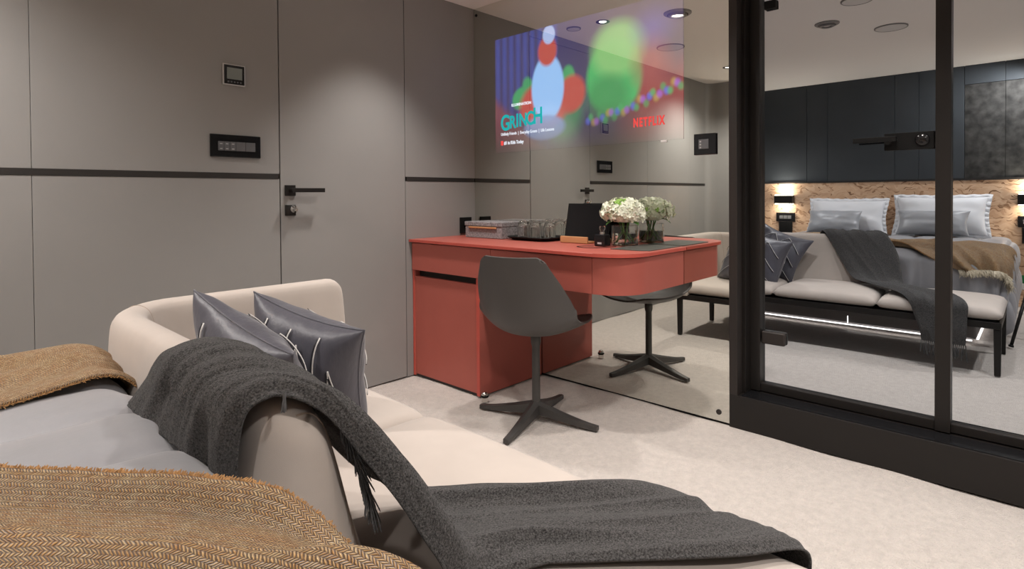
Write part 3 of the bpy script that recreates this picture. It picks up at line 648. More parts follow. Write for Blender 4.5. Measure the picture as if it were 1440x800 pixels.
for k in range(4):
    w_ = k*PI/2-math.radians(0.7); c, s_ = math.cos(w_), math.sin(w_); rows = []
    for t in np.linspace(0, 1, 7):
        rr_ = 0.012+0.276*t; hw = 0.024*(1-t)+0.0125*t; zt = 0.064*(1-t)**1.3+0.022; zb = 0.030*(1-t)**1.2+0.002
        for (dx, z) in ((-hw, zb), (-hw*0.95, zt-0.008*(1-t)-0.002), (0, zt), (hw*0.95, zt-0.008*(1-t)-0.002), (hw, zb)): rows.append((rr_*c-dx*s_, rr_*s_+dx*c, z))
    f = grid_faces(7, 5, True)+[(0, 1, 2, 3, 4), tuple(30+i for i in (4, 3, 2, 1, 0))]
    obj('foot_arm', rows, f, 'chairmetal', CH, True, 35)

# ------------------------------------------------------------------ upholstered bench at the foot of the bed
BN = tag(empty('upholstered_bench', (0.75, 1.03, 0)), 'long cream upholstered bench with curved back and arm on black legs', 'bench')
def BL(o): return local(o, BN)
for x, y in ((1.052, 0.172), (1.052, 1.882), (0.478, 0.172), (0.478, 1.900)):
    bm = bmesh.new(); bmesh.ops.create_cube(bm, size=1)
    for v in bm.verts:
        tp = 1.0 if v.co.z > 0 else 0.82
        v.co = Vector((x+v.co.x*0.030*tp, y+v.co.y*0.034*tp, 0.128+v.co.z*0.256))
    bmesh.ops.bevel(bm, geom=list(bm.edges), offset=0.002, segments=1, affect='EDGES'); BL(bm_obj('leg', bm, 'black', None, False))
BL(box('frame_rail', (1.036, 0.155, 0.254), (1.070, 1.900, 0.290), 'black', None, 0.003)); BL(box('frame_rail', (0.460, 0.155, 0.254), (0.495, 1.915, 0.290), 'black', None, 0.003))
BL(box('frame_rail', (0.495, 0.155, 0.254), (1.036, 0.190, 0.290), 'black', None, 0.003)); BL(box('frame_rail', (0.495, 1.865, 0.254), (1.036, 1.900, 0.290), 'black', None, 0.003))
BL(box('seat_deck', (0.47, 0.165, 0.272), (1.04, 1.90, 0.294), 'blackmatt', None, 0.002))
def seat_cushion(y0, y1):
    x0, x1, z0, z1 = 0.45, 1.068, 0.292, 0.352
    n1, n2 = 34, 34; a = np.linspace(-1, 1, n1); b = np.linspace(-1, 1, n2); V = []
    def side(top):
        g = np.zeros((n1, n2, 3))
        for i, u in enumerate(a):
            for j, v in enumerate(b):
                fu = (1-abs(u)**9)**(1/2.6); fv = (1-abs(v)**11)**(1/2.6); k = min(fu, fv) if False else fu*fv
                crown = 0.020*(1-u*u)**0.7*(1-v*v)**0.6
                z = (z0+z1)/2+(1 if top else -1)*((z1-z0)/2+ (0.012 if top else 0.0))*k+(crown*k if top else 0)
                g[i, j] = ((x0+x1)/2+(x1-x0)/2*u, (y0+y1)/2+(y1-y0)/2*v, z)
        return g
    t, bt = side(True), side(False); n = n1*n2
    V = np.concatenate([t.reshape(-1, 3), bt.reshape(-1, 3)]); F = grid_faces(n1, n2)+[tuple(reversed([n+i for i in q])) for q in grid_faces(n1, n2)]
    bm = bmesh.new(); vs = [bm.verts.new(p) for p in V]
    for q in F: bm.faces.new([vs[i] for i in q])
    bmesh.ops.remove_doubles(bm, verts=bm.verts, dist=1e-5)
    return BL(bm_obj('seat_cushion', bm, 'cream', None, True))
seat_cushion(0.150, 0.737); seat_cushion(0.737, 1.340); seat_cushion(1.340, 1.925)
# back and arm: one shell swept along a curved plan
def back_plan(s):
    """s in metres along the centre line from the free end; returns point, inward normal, arm-ness"""
    L1, R_ = 0.94, 0.13; La = R_*PI/2
    if s < L1: return np.array([0.415, 0.795+s]), np.array([1.0, 0.0]), 0.0
    if s < L1+La:
        t = (s-L1)/R_; return np.array([0.415+R_-R_*math.cos(t), 0.795+L1+R_*math.sin(t)]), np.array([math.cos(t), -math.sin(t)]), (s-L1)/La
    return np.array([0.415+R_+(s-L1-La), 0.795+L1+R_]), np.array([0.0, -1.0]), 1.0
LT = 0.94+0.13*PI/2+0.545
sec_back = np.array([(-0.060, 0.285), (-0.066, 0.40), (-0.064, 0.52), (-0.060, 0.63), (-0.052, 0.674), (-0.032, 0.692), (0.000, 0.692), (0.030, 0.668), (0.056, 0.61), (0.092, 0.50), (0.125, 0.40), (0.150, 0.33), (0.150, 0.285)])
sec_arm = np.array([(-0.055, 0.285), (-0.062, 0.40), (-0.066, 0.52), (-0.066, 0.62), (-0.062, 0.680), (-0.046, 0.699), (-0.020, 0.698), (0.000, 0.680), (0.014, 0.61), (0.030, 0.50), (0.042, 0.40), (0.052, 0.33), (0.052, 0.285)])
svals = np.concatenate([np.array([0, 0.001, 0.003, 0.007, 0.013, 0.021, 0.032, 0.046, 0.064, 0.088, 0.115]), np.linspace(0.15, LT-0.06, 60), LT-np.array([0.045, 0.03, 0.018, 0.009, 0.003, 0.0])])
nsec = 40; GS = np.zeros((len(svals), nsec, 3))
for i, s_ in enumerate(svals):
    p, n, am = back_plan(s_); am = am*am*(3-2*am); sec = cr(sec_back*(1-am)+sec_arm*am, np.linspace(0, 12, nsec)).copy()
    r0 = 0.115; r1 = 0.045
    k0 = math.sqrt(max(0, 1-(1-min(1, s_/r0))**2)); k1 = math.sqrt(max(0, 1-(1-min(1, (LT-s_)/r1))**2))
    # free end: bulging tombstone; arm end: softly rounded
    mid = sec[:, 0].mean() if am < 0.5 else -0.01
    kx = (0.10+0.90*k0) if s_ < r0 else (0.72+0.28*k1)
    drop = (1-k0)*0.085 if s_ < r0 else (1-k1)*0.040
    hz = (sec[:, 1]-0.285)/0.41
    GS[i, :, 0] = p[0]+n[0]*(mid+(sec[:, 0]-mid)*kx); GS[i, :, 1] = p[1]+n[1]*(mid+(sec[:, 0]-mid)*kx); GS[i, :, 2] = sec[:, 1]-drop*hz**2.5
V = GS.reshape(-1, 3); F = grid_faces(len(svals), nsec, True)
ns2 = len(svals); c0 = len(V); V = np.concatenate([V, [GS[0].mean(0)], [GS[-1].mean(0)]])
F = [tuple(reversed(q)) for q in F]
F += [(c0, j, (j+1) % nsec) for j in range(nsec)] + [(c0+1, (ns2-1)*nsec+(j+1) % nsec, (ns2-1)*nsec+j) for j in range(nsec)]
bk = BL(obj('backrest', V, F, 'cream', None, True))
bm = bmesh.new(); bm.from_mesh(bk.data); bmesh.ops.recalc_face_normals(bm, faces=bm.faces); bm.to_mesh(bk.data); bm.free()
# seams of the cover
def seam_path(jf, i0, i1): return [GS[i, jf]+np.array([0, 0, 0.0005]) for i in range(i0, i1)]
ti = 17
q = [GS[6, j]+np.array([0.0, -0.0012, 0.0004]) for j in range(17, 39)]
BL(tube('end_seam', q, 0.0013, 'creamseam', None, 6))
ic = [i for i, s_ in enumerate(svals) if s_ > 0.94+0.13*PI/4][0]
BL(tube('corner_seam', [GS[ic, j]*1.0+np.array([-0.0004, 0.0004, 0.0006]) for j in range(6, 34)], 0.0011, 'creamseam', None, 6))

# ------------------------------------------------------------------ bed
ZB, XE, YE0, YE1, RB = 0.600, 0.262, 0.232, 1.778, 0.085
def bed_pt(u, v, lift=0.0):
    """cover laid over the mattress: u towards the foot, v across; beyond the edges it hangs down"""
    u = np.asarray(u, float); v = np.asarray(v, float); lift = np.asarray(lift, float)+0*u
    ox = np.maximum(0, u-XE); oy = np.where(v < YE0, v-YE0, np.where(v > YE1, v-YE1, 0.0)); e = np.hypot(ox, oy)+1e-9
    R_ = RB+lift; q = RB*PI/2
    h = np.where(e < q, R_*np.sin(np.minimum(e, q)/RB), R_+0.04*(e-q)); d = np.where(e < q, R_*(1-np.cos(np.minimum(e, q)/RB)), R_+(e-q))
    return np.stack([np.minimum(u, XE)+h*ox/e, np.clip(v, YE0, YE1)+h*oy/e, ZB+lift-d], -1)
BD = tag(empty('bed', (-0.5, 1.0, 0)), 'double bed with grey quilted cover, lit from below', 'bed')
def DL(o): return local(o, BD)
DL(box('base', (XC+0.05, 0.31, 0.035), (0.335, 1.71, 0.30), 'bedbase', None, 0.012))
DL(box('mattress', (XC+0.04, 0.25, 0.30), (0.31, 1.77, 0.585), 'pillowwhite', None, 0.05, 4))
def led(n, lo, hi): DL(box(n, lo, hi, 'led', None))
led('led_strip', (0.322, 0.33, 0.023), (0.337, 1.69, 0.029)); led('led_strip', (-1.2, 0.300, 0.023), (0.26, 0.312, 0.029)); led('led_strip', (0.3355, 1.044, 0.036), (0.338, 1.048, 0.090))
nu, nv = 170, 210
U = np.linspace(-1.40, XE+0.32, nu); V_ = np.concatenate([np.linspace(YE0-0.50, YE1+0.42, nv)])
UU, VV = np.meshgrid(U, V_, indexing='ij')
seam_y = 0.83+0.22*np.round((VV-0.83)/0.22); dseam = np.abs(VV-seam_y)
lift = 0.022*(1-np.exp(-(dseam/0.035)**1.1)) - 0.022 + 0.010*(vnoise(UU*7, VV*7, 5)-0.5)
ovx = np.maximum(0, UU-XE); ovy = np.maximum(0, np.maximum(YE0-VV, VV-YE1)); ov = np.hypot(ovx, ovy)
arcp_ = np.where(ovx > ovy, VV*38, UU*26)+3*vnoise(UU*3, VV*3, 9)
lift = lift+np.clip(ov/0.25, 0, 1)*0.016*np.sin(arcp_)
Gq = bed_pt(UU, VV, lift); Gq[..., 2] = np.maximum(Gq[..., 2], 0.045+0.02*np.sin(UU*20)); 
# the cover is tucked behind the bench back
hid = np.clip((VV-0.72)/0.08, 0, 1)*np.clip((UU-XE)/0.1, 0, 1); Gq[..., 0] = np.where((hid > 0), np.minimum(Gq[..., 0], 0.347), Gq[..., 0])
Gq[..., 0] = np.minimum(Gq[..., 0], np.where(Gq[..., 2] < 0.42, 0.435, 9))
qo = DL(obj('quilt', Gq.reshape(-1, 3), grid_faces(nu, nv), 'quilt', None)); solid(qo, 0.008, -1)
if qo.data.polygons[0].normal.z < 0: qo.data.flip_normals()
for y in (0.39, 0.61, 0.83, 1.05, 1.27, 1.49, 1.71):
    u_ = np.linspace(-1.2, XE+0.13, 90); l_ = -0.0210+0.010*(vnoise(u_*7, np.full_like(u_, y)*7, 5)-0.5)
    qs = bed_pt(u_, np.full_like(u_, y), l_+0.0016)
    child_of_part(tube('stitch_line', qs, 0.0016, 'quiltseam', None, 6), qo)

# pillows on the bed
def pillow_pts(a, b, th, u, v, pinch=0.10, p=2.6):
    """u, v in [-1,1]; returns upper surface of a soft pillow (local x right, y up, z out)"""
    x = a*u*(1-pinch*(1-np.abs(v)**2.0)*np.abs(u)**2); y = b*v*(1-pinch*(1-np.abs(u)**2.0)*np.abs(v)**2)
    k = np.maximum(0, (1-np.abs(u)**p))*np.maximum(0, (1-np.abs(v)**p)); z = th*k**0.48
    return x, y, z
def pillow(name, a, b, th, mw, m, parent=None, pinch=0.10, seed=0, wr=0.006, flange=None, n=44):
    g = np.linspace(-1, 1, n); g = np.sign(g)*(1-(1-np.abs(g))**1.35); uu_, vv_ = np.meshgrid(g, g, indexing='ij')
    x, y, z = pillow_pts(a, b, th, uu_, vv_, pinch); k = z/th
    w1 = wr*(vnoise(uu_*3.2+seed*7, vv_*3.2+seed*3, seed)-0.5)*2*np.sqrt(k)+wr*0.8*np.sin(9*uu_*vv_+seed+3*uu_)*k*(np.abs(uu_*vv_)**0.5)
    w2 = wr*(vnoise(uu_*3.2+50, vv_*3.2+seed*5, seed+9)-0.5)*2*np.sqrt(k)
    A = np.stack([x, y, z+w1], 2).reshape(-1, 3); B = np.stack([x, y, -z-w2], 2).reshape(-1, 3)
    bm = bmesh.new(); vs = [bm.verts.new(tuple(mw @ Vector(p))) for p in np.concatenate([A, B])]; N_ = n*n
    for q in grid_faces(n, n):
        bm.faces.new([vs[i] for i in q]); bm.faces.new([vs[N_+i] for i in reversed(q)])
    bmesh.ops.remove_doubles(bm, verts=bm.verts, dist=1e-5)
    return bm_obj(name, bm, m, parent, True)
def frame(c, right, up):
    r_ = Vector(right).normalized(); u_ = Vector(up); u_ = (u_-r_*u_.dot(r_)).normalized(); n = r_.cross(u_)
    m = Matrix.Identity(4)
    for i in range(3): m[i][0], m[i][1], m[i][2], m[i][3] = r_[i], u_[i], n[i], c[i]
    return m
def flange_strip(name, a, b, wdt, mw, m, parent, seed):
    """soft ruffled border round a pillow"""
    pts_in, pts_out = [], []; n = 120
    for k in range(n):
        t = 4*k/n; s_, f_ = int(t), t-int(t); e = 2*f_-1
        u_, v_ = [(e, -1), (1, e), (-e, 1), (-1, -e)][s_]
        x, y, z = pillow_pts(a, b, 0.1, np.array(u_, float), np.array(v_, float), 0.10)
        d = np.array([u_ if abs(u_) >= abs(v_) else u_**3, v_ if abs(v_) >= abs(u_) else v_**3], float); d /= np.linalg.norm(d)
        pts_in.append((float(x)*0.97, float(y)*0.97, 0)); pts_out.append((float(x)+d[0]*wdt, float(y)+d[1]*wdt, 0.010*math.sin(k*1.7+seed)))
    V = [tuple(mw @ Vector(p)) for p in pts_in+pts_out]; F = [(k, (k+1) % n, n+(k+1) % n, n+k) for k in range(n)]
    o = obj(name, V, F, m, parent); solid(o, 0.003); return o
# right = +x of the wall seen from the bed = along +y; facing +x
def bed_pillow(name, yc, zc, xc, a, b, th, tilt, m, label, flange, seed, roll=0.0):
    up = Vector((-math.sin(tilt), math.sin(roll), math.cos(tilt))); mw = frame((xc, yc, zc), (0, 1, 0), up)
    e = tag(empty(name, (xc, yc, ZB)), label, 'pillow', 'pillows at the head of the bed')
    local(pillow('cover', a, b, th, mw, m, None, 0.08, seed), e)
    if flange: local(flange_strip('flange', a, b, 0.035, mw, m, None, seed), e)
    return e
bed_pillow('bed_pillow', 1.425, 0.765, -1.34, 0.33, 0.165, 0.085, 0.35, 'pillowwhite', 'large white pillow with ruffled border on the bed, nearest the door wall', True, 1)
bed_pillow('bed_pillow', 0.675, 0.785, -1.34, 0.34, 0.180, 0.085, 0.35, 'pillowwhite', 'large white pillow with ruffled border on the bed, farther from the door', True, 2)
bed_pillow('bed_pillow', 1.500, 0.715, -1.17, 0.235, 0.120, 0.075, 0.45, 'pillowgrey', 'small grey satin pillow leaning on the white one nearest the door', False, 3, 0.08)
bed_pillow('bed_pillow', 0.715, 0.725, -1.17, 0.265, 0.120, 0.075, 0.45, 'pillowgrey', 'wider grey satin pillow leaning on the other white pillow', False, 4)

# mustard throws on the bed
def yarn_fringe(name, pts, dirs, ln, r, m, parent, per=1, jit=0.25, seg=4, droop=0.4):
    v, f = [], []
    for p, d in zip(pts, dirs):
        p = np.array(p); d = np.array(d)/np.linalg.norm(d)
        for k in range(per):
            j = RNG.normal(size=3)*jit; e = d+j; e /= np.linalg.norm(e); l_ = ln*(0.75+0.5*RNG.random())
            a = p+RNG.normal(size=3)*r*0.8
            tube_data([a, a+e*l_*0.5, a+e*l_+np.array([0, 0, -droop*l_*0.4])], [r, r*0.9, r*0.5], seg, v, f, cap=False)
    return tag(obj(name, v, f, m, parent), kind='stuff')
def throw_on_bed(name, corners, nu, nv, folds, label, bow=None):
    c = [np.array(p, float) for p in corners]                # A (s=0,t=0) B (s=0,t=1) C (s=1,t=1) D (s=1,t=0); t=0 is the edge AD
    s, t = np.meshgrid(np.linspace(0, 1, nu), np.linspace(0, 1, nv), indexing='ij')
    P_ = (c[0]*(1-s)[..., None]+c[3]*s[..., None])*(1-t)[..., None]+(c[1]*(1-s)[..., None]+c[2]*s[..., None])*t[..., None]
    if bow: P_ = P_+bow(s, t)
    lf = folds(s, t, P_)
    G_ = bed_pt(P_[..., 0], P_[..., 1], lf)
    lu = np.linalg.norm(c[3]-c[0]); lv = np.linalg.norm(c[1]-c[0])
    cv = np.concatenate([np.zeros((nu, 1)), np.cumsum(np.linalg.norm(np.diff(G_, axis=1), axis=2), axis=1)], 1)
    cu_ = np.concatenate([np.zeros((1, nv)), np.cumsum(np.linalg.norm(np.diff(G_, axis=0), axis=2), axis=0)], 0)
    uv = np.stack([cu_, cv], 2).reshape(-1, 2)
    e = tag(empty(name, tuple(G_[nu//2, nv//2])), label, 'blanket')
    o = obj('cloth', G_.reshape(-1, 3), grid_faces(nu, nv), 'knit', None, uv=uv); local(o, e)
    if o.data.polygons[len(o.data.polygons)//2].normal.z < 0: o.data.flip_normals()
    solid(o, 0.006, 1)
    return e, G_
gs = lambda x, m_, w_: np.exp(-((x-m_)/w_)**2)
def folds_near(s, t, P_):
    d = t*0.62                                                # metres from the curled edge
    z = 0.006+0.038*gs(d, 0.0, 0.014)*np.clip((s-0.12)*5, 0, 1) + 0.046*gs(d, 0.105+0.03*np.sin(5*s), 0.027)
    z = z+0.034*gs(d, 0.21+0.10*s, 0.026)*gs(s, 0.45, 0.30)+0.026*gs(d, 0.33-0.10*s+0.02*np.sin(9*s), 0.04)+0.016*gs(d, 0.46, 0.05)
    z = z-0.012*gs(d, 0.155+0.06*s, 0.018)*gs(s, 0.42, 0.18)
    return z+0.012*(vnoise(P_[..., 0]*9, P_[..., 1]*9, 21)-0.5)
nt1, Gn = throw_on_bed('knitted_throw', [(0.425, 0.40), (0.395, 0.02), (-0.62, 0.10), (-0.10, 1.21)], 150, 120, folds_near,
    'mustard knitted throw spread over the bed corner nearest the camera', lambda s, t: np.stack([0.045*np.sin(PI*s)*(1-t), 0.028*np.sin(PI*s)*(1-t)], 2))
pe = Gn[:, 0]; st = np.linspace(0, len(pe)-1.001, 520); pe = cr(pe, st)
yarn_fringe('cut_edge', pe, [(0.55, 0.2, 0.75)]*len(pe), 0.0075, 0.0011, 'knitfringe', None, 3, 0.35); local(bpy.data.objects['cut_edge'], nt1)
ee = cr(Gn[0, :], np.linspace(0, Gn.shape[1]-1.001, 150))
o_ = yarn_fringe('fringe', ee, [(0.7, -0.3, -0.5)]*len(ee), 0.045, 0.0022, 'creamfringe', None, 4, 0.25); local(o_, nt1)
def folds_far(s, t, P_):
    d = t*0.5
    z = 0.010+0.030*gs(d, 0.26, 0.05)*np.clip(1-(s-0.15)*0.3, 0, 1)+0.030*gs(d, 0.10+0.42*s, 0.030)*np.clip((s-0.08)*8, 0, 1)+0.016*gs(d, 0.13+0.06*s, 0.03)+0.012*gs(d, 0.02, 0.03)
    return z+0.010*(vnoise(P_[..., 0]*8, P_[..., 1]*8, 31)-0.5)
nt2, Gf = throw_on_bed('knitted_throw', [(0.435, 1.52), (0.40, 1.95), (-0.75, 2.0), (-0.62, 0.98)], 130, 100, folds_far,
    'mustard knitted throw folded over the bed side facing the door wall', lambda s, t: np.stack([0*s, (0.055*np.sin(PI*np.minimum(1, s*1.2)))*(1-t)], 2))
pe = cr(Gf[:, 0], np.linspace(0, Gf.shape[0]-1.001, 420))
o_ = yarn_fringe('cut_edge', pe, [(0.5, -0.4, 0.1)]*len(pe), 0.005, 0.0011, 'knitfringe', None, 2, 0.3); local(o_, nt2)

# ------------------------------------------------------------------ satin cushions on the bench
def sofa_cushion(c, right, up, a, b, th, label, seed):
    mw = frame(c, right, up); e = tag(empty('cushion', (c[0], c[1], 0.375)), label, 'cushion', 'pair of satin cushions on the bench')
    cov = local(pillow('cover', a, b, th, mw, 'satin', None, 0.13, seed, 0.0075, None, 60), e)
    def on_surf(u, v, sgn, off):
        x, y, z = pillow_pts(a, b, th, np.array(u), np.array(v), 0.13); return mw @ Vector((float(x), float(y), sgn*(float(z)+off)))
    def line(pts, sgn, m, dx=0.0, r_=0.0016):
        P_ = []
        for (u0, v0), (u1, v1) in zip(pts[:-1], pts[1:]):
            for t in np.linspace(0, 1, 14): P_.append(tuple(on_surf(u0+(u1-u0)*t+dx, v0+(v1-v0)*t, sgn, 0.0065)))
        child_of_part(tube('piping', P_, r_, m, None, 5), cov)
    for zz in ([(-0.45, 0.9), (-0.50, -0.45), (-0.38, -0.12)], [(-0.80, 0.10), (-0.70, 0.42), (-0.74, -0.80)], [(0.05, 0.9), (0.0, -0.3), (0.12, 0.02)], [(-0.22, 0.5), (-0.14, 0.72), (-0.20, -0.78)], [(0.5, 0.9), (0.44, -0.5), (0.55, -0.2)]):
        line(zz, -1, 'pipewhite', 0, 0.0019); line([(u_, v_-0.02) for u_, v_ in zz], -1, 'pipeblack', 0.028, 0.0019)
    for sgn in (1,):
        for k, y0 in enumerate((-0.62, -0.05, 0.50)):
            zz = [(-0.93, y0-0.28), (-0.30, y0+0.26), (-0.02, y0-0.10), (0.28, y0+0.30), (0.93, y0-0.30)]
            zz = [(u_, max(-0.93, min(0.93, v_))) for u_, v_ in zz]
            line(zz, sgn, 'pipewhite'); line([(u_, v_-0.028) for u_, v_ in zz], sgn, 'pipeblack', 0.012)
        line([(-0.30, 0.75), (-0.30, -0.9)], sgn, 'pipeblack', 0, 0.001); line([(0.28, 0.85), (0.28, -0.9)], sgn, 'pipeblack', 0, 0.001)
    # welt round the edge
    W_ = []
    for k in range(121):
        t = 4*k/120; s_, f_ = min(3, int(t)), t-min(3, int(t)); q = 2*f_-1; u_, v_ = [(q, -1), (1, q), (-q, 1), (-1, -q)][s_]
        x, y, z = pillow_pts(a, b, th, np.array(float(u_)), np.array(float(v_)), 0.13); W_.append(tuple(mw @ Vector((float(x), float(y), 0))))
    child_of_part(tube('welt', W_, 0.0025, 'satin', None, 6), cov)
    return e
sofa_cushion((0.600, 1.455, 0.548), (-0.20, 0.92, 0.28), (-0.36, -0.06, 0.92), 0.198, 0.180, 0.072, 'blue-grey satin cushion with chevron piping tucked against the bench back', 11)
sofa_cushion((0.778, 1.510, 0.520), (-0.34, 0.92, 0.20), (-0.26, -0.05, 0.95), 0.195, 0.182, 0.086, 'blue-grey satin cushion with chevron piping leaning in front of the other', 12)

# ------------------------------------------------------------------ grey wool throw over the bench
rowsU = np.array([(0.290, 1.285, 0.606), (0.318, 1.255, 0.655), (0.338, 1.225, 0.704), (0.402, 1.195, 0.718), (0.462, 1.155, 0.690), (0.535, 1.07, 0.570), (0.615, 0.985, 0.455), (0.700, 0.915, 0.408), (0.800, 0.825, 0.402), (0.910, 0.72, 0.402), (1.015, 0.625, 0.398), (1.074, 0.570, 0.365), (1.090, 0.540, 0.290), (1.094, 0.515, 0.215), (1.096, 0.505, 0.150)])
rowsL = np.array([(0.328, 0.865, 0.575), (0.326, 0.850, 0.640), (0.338, 0.832, 0.698), (0.398, 0.800, 0.714), (0.455, 0.775, 0.690), (0.520, 0.72, 0.590), (0.580, 0.690, 0.478), (0.625, 0.675, 0.405), (0.695, 0.610, 0.396), (0.800, 0.495, 0.400), (0.930, 0.365, 0.402), (1.066, 0.300, 0.375), (1.088, 0.298, 0.300), (1.093, 0.300, 0.220), (1.095, 0.305, 0.150)])
ns_, nt_ = 220, 90
sv = np.linspace(0, len(rowsU)-1, ns_); Lu = cr(rowsU, sv); Ll_ = cr(rowsL, sv); tt = np.linspace(0, 1, nt_)
fl_ = np.interp(sv, [2.5, 3.5, 4.5, 7.0, 8.2], [0, 0.6, 1, 1, 0])[:, None]      # the free edge folds over and hangs below the fold line
Ledge = Ll_+fl_*np.array([-0.030, -0.008, -0.030]); tf = 0.82
ta = np.clip(tt/tf, 0, 1)[None, :, None]; tb_ = np.clip((tt-tf)/(1-tf), 0, 1)[None, :, None]
Lm = Ll_[:, None, :]*1.0; Lin = Lu+(Ll_-Lu)*(tf+(1-tf)*fl_)
Gt = np.where(tt[None, :, None] <= tf, Lu[:, None, :]*(1-ta)+Lin[:, None, :]*ta, Lin[:, None, :]*(1-tb_)+Ledge[:, None, :]*tb_)
SS, TT = np.meshgrid(sv/(len(rowsU)-1), tt, indexing='ij')
Nt = grid_normals(Gt)
if Nt[110, 45, 2] < 0: Nt = -Nt
warp = 0.10*(vnoise(SS*9+3, TT*3, 43)-0.5)+0.06*np.sin(SS*8)
T2 = TT+warp
ridge = lambda f, k, sd: 1-np.abs(2*vnoise(T2*f+7, SS*k+1, sd)-1)
a_back = np.interp(SS, [0, 0.10, 0.20, 0.32, 0.42, 0.50], [0.016, 0.026, 0.022, 0.012, 0.006, 0.0])
a_seat = np.interp(SS, [0.35, 0.48, 0.70, 0.78, 0.85, 1.0], [0.0, 0.012, 0.014, 0.018, 0.016, 0.018])
wr_ = a_back*(ridge(8.5, 4.5, 41)*0.75+0.25*ridge(19, 7, 44))+a_seat*(ridge(5, 7, 45)*0.8+0.2*ridge(13, 12, 46))
edge = np.clip(np.minimum(TT, 1-TT)/0.06, 0.2, 1)
Gt = Gt+Nt*(wr_*edge)[..., None]
lie = np.clip((SS-0.44)/0.08, 0, 1)*np.clip((0.80-SS)/0.08, 0, 1)      # long swelling folds where it lies on the seat
Gt[..., 2] += lie*(0.016*np.exp(-((TT-0.20-0.10*np.sin(SS*9))/0.13)**2)+0.012*np.exp(-((TT-0.66+0.5*(SS-0.6))/0.12)**2))
TH = tag(empty('wool_throw', (0.6, 0.9, 0.40)), 'charcoal wool throw with fringe draped over the bench back and seat', 'blanket')
uvt = np.stack([SS*1.3, TT*0.4], 2).reshape(-1, 2)
cl = local(obj('cloth', Gt.reshape(-1, 3), grid_faces(ns_, nt_), 'throw', None, uv=uvt), TH); solid(cl, 0.004, 1)
def tassels(pts, dirs, ln, per=7, r_=0.0011, tw=0.0035):
    v, f = [], []
    for p, d in zip(pts, dirs):
        p = np.array(p, float); d = np.array(d, float); d /= np.linalg.norm(d); l_ = ln*(0.85+0.3*RNG.random()); bend = RNG.normal(size=3)*0.10
        for k in range(per):
            w_ = 2*PI*k/per; o1 = np.array([math.cos(w_), math.sin(w_), 0])*tw*0.5; o2 = o1*(0.5 if k % 2 else 1.5)
            tube_data([p+o1, p+o1*0.6+d*l_*0.35+bend*l_*0.3, p+o2+d*l_*0.7+bend*l_*0.6, p+o2*1.3+d*l_+bend*l_], [r_, r_*1.1, r_, r_*0.6], 4, v, f, cap=False)
    return v, f
pts = cr(Gt[-1], np.linspace(0, nt_-1.001, 24)); v, f = tassels(pts, [(0.05, 0, -1)]*24, 0.075)
local(tag(obj('fringe', v, f, 'fringe', None), kind='stuff'), TH)
pts = cr(np.array([(0.452, 0.788, 0.670), (0.468, 0.780, 0.62), (0.486, 0.775, 0.56), (0.500, 0.772, 0.51)]), np.linspace(0, 3, 30)); v, f = tassels(pts, [(0.10, -0.20, -0.95)]*30, 0.042, 7, 0.0011, 0.007)
local(tag(obj('fringe', v, f, 'fringe', None), kind='stuff'), TH)
v, f = tassels([Gt[42, -1]+np.array([0, -0.004, 0.004])], [(-0.3, -0.75, -0.6)], 0.035, 8); local(tag(obj('loose_tassel', v, f, 'fringe', None), kind='stuff'), TH)

# ------------------------------------------------------------------ wall lamps, sockets and sign at the headboard
def wall_lamp(yc, label):
    o = tag(empty('wall_lamp', (XC+0.012, yc, 0.93)), label, 'lamp', 'wall lamps beside the bed')
    x0 = XC+0.012
    local(box('housing', (x0+0.012, yc-0.092, 0.886), (x0+0.095, yc+0.092, 0.976), 'black', None, 0.003), o)
    local(box('bracket', (x0, yc-0.03, 0.905), (x0+0.014, yc+0.03, 0.957), 'black', None), o)
    local(box('upper_diffuser', (x0+0.02, yc-0.085, 0.9765), (x0+0.088, yc+0.085, 0.979), 'lampglow', None), o)
    local(box('lower_diffuser', (x0+0.02, yc-0.085, 0.883), (x0+0.088, yc+0.085, 0.8855), 'lampglow', None), o)
    for z_, up_, W_ in ((0.985, PI, 16), (0.878, 0.0, 5)):
        ld = bpy.data.lights.new('wall_lamp_beam', 'SPOT'); ld.energy = W_; ld.color = (1.0, 0.88, 0.72); ld.spot_size = math.radians(150); ld.spot_blend = 0.9; ld.shadow_soft_size = 0.03
        lo = bpy.data.objects.new('wall_lamp_beam', ld); C.objects.link(lo); lo.location = (x0+0.054, yc, z_); lo.rotation_euler = (up_, 0, 0)
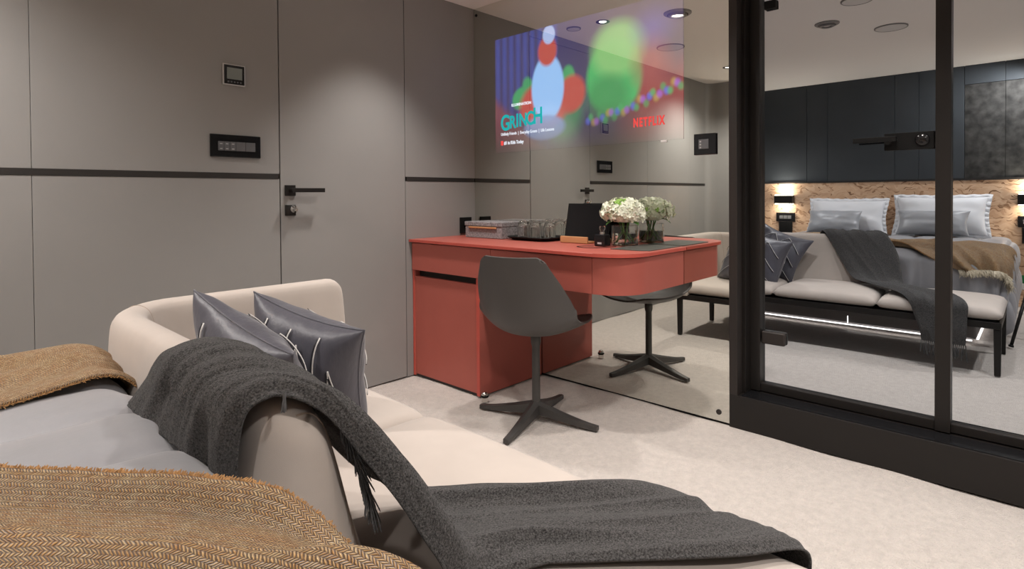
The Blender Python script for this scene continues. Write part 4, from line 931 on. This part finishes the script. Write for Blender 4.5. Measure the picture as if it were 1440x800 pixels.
def bedside_socket(yc, label):
    o = tag(empty('bedside_switch', (XC+0.012, yc, 0.56)), label, 'switch', 'switches beside the bed'); x0 = XC+0.0125
    local(box('plate', (x0, yc-0.096, 0.690), (x0+0.016, yc+0.096, 0.787), 'blackglossy', None, 0.003), o)
    for k in range(3): local(box('key', (x0+0.016, yc-0.06+k*0.042, 0.72), (x0+0.019, yc-0.022+k*0.042, 0.756), 'key', None, 0.001), o)
    local(box('socket_box', (x0, yc-0.068, 0.55), (x0+0.020, yc+0.068, 0.688), 'blackmatt', None, 0.003), o)
wall_lamp(2.052, 'black up-and-down wall lamp on strand board, nearest the door wall'); wall_lamp(0.060, 'black up-and-down wall lamp on strand board, on the far bed side')
bedside_socket(2.050, 'black switch plate under the wall lamp nearest the door wall'); bedside_socket(0.055, 'black switch plate under the wall lamp on the far bed side')
sg_ = tag(empty('safety_sign', (XC+0.013, 0.16, 0.17)), 'small green and white sign low on the strand board', 'sign')
local(box('plate', (XC+0.0125, 0.10, 0.205), (XC+0.016, 0.190, 0.275), 'green', None, 0.001), sg_)
local(box('white_field', (XC+0.0125, 0.10, 0.150), (XC+0.0155, 0.190, 0.204), 'whiteplastic', None, 0.001), sg_)

# ------------------------------------------------------------------ the photographer's tripod, seen in the glass
tp = tag(empty('tripod', (0.0, -0.02, 0)), 'black camera tripod reflected at the edge of the glass partition', 'tripod')
hub = np.array([0.0, -0.03, 0.80])
local(lathe('hub', [(0, -0.03), (0.03, -0.03), (0.035, 0.0), (0.03, 0.03), (0.012, 0.035), (0.012, 0.07), (0, 0.07)], 'blackmatt', None, 24, tuple(hub)), tp)
for fx, fy in ((0.277, 0.140), (-0.34, -0.10), (0.12, -0.40)):
    foot = np.array([fx, fy, 0.012]); d = foot-hub
    lg = local(tube('leg', [hub+d*0.03, hub+d*0.55], 0.013, 'blackmatt', None, 10), tp)
    child_of_part(tube('lower_leg', [hub+d*0.53, foot], 0.0095, 'black', None, 10), lg)
    child_of_part(tube('rubber_foot', [foot-d*0.01, foot+d*0.004], 0.014, 'blackmatt', None, 10), lg)
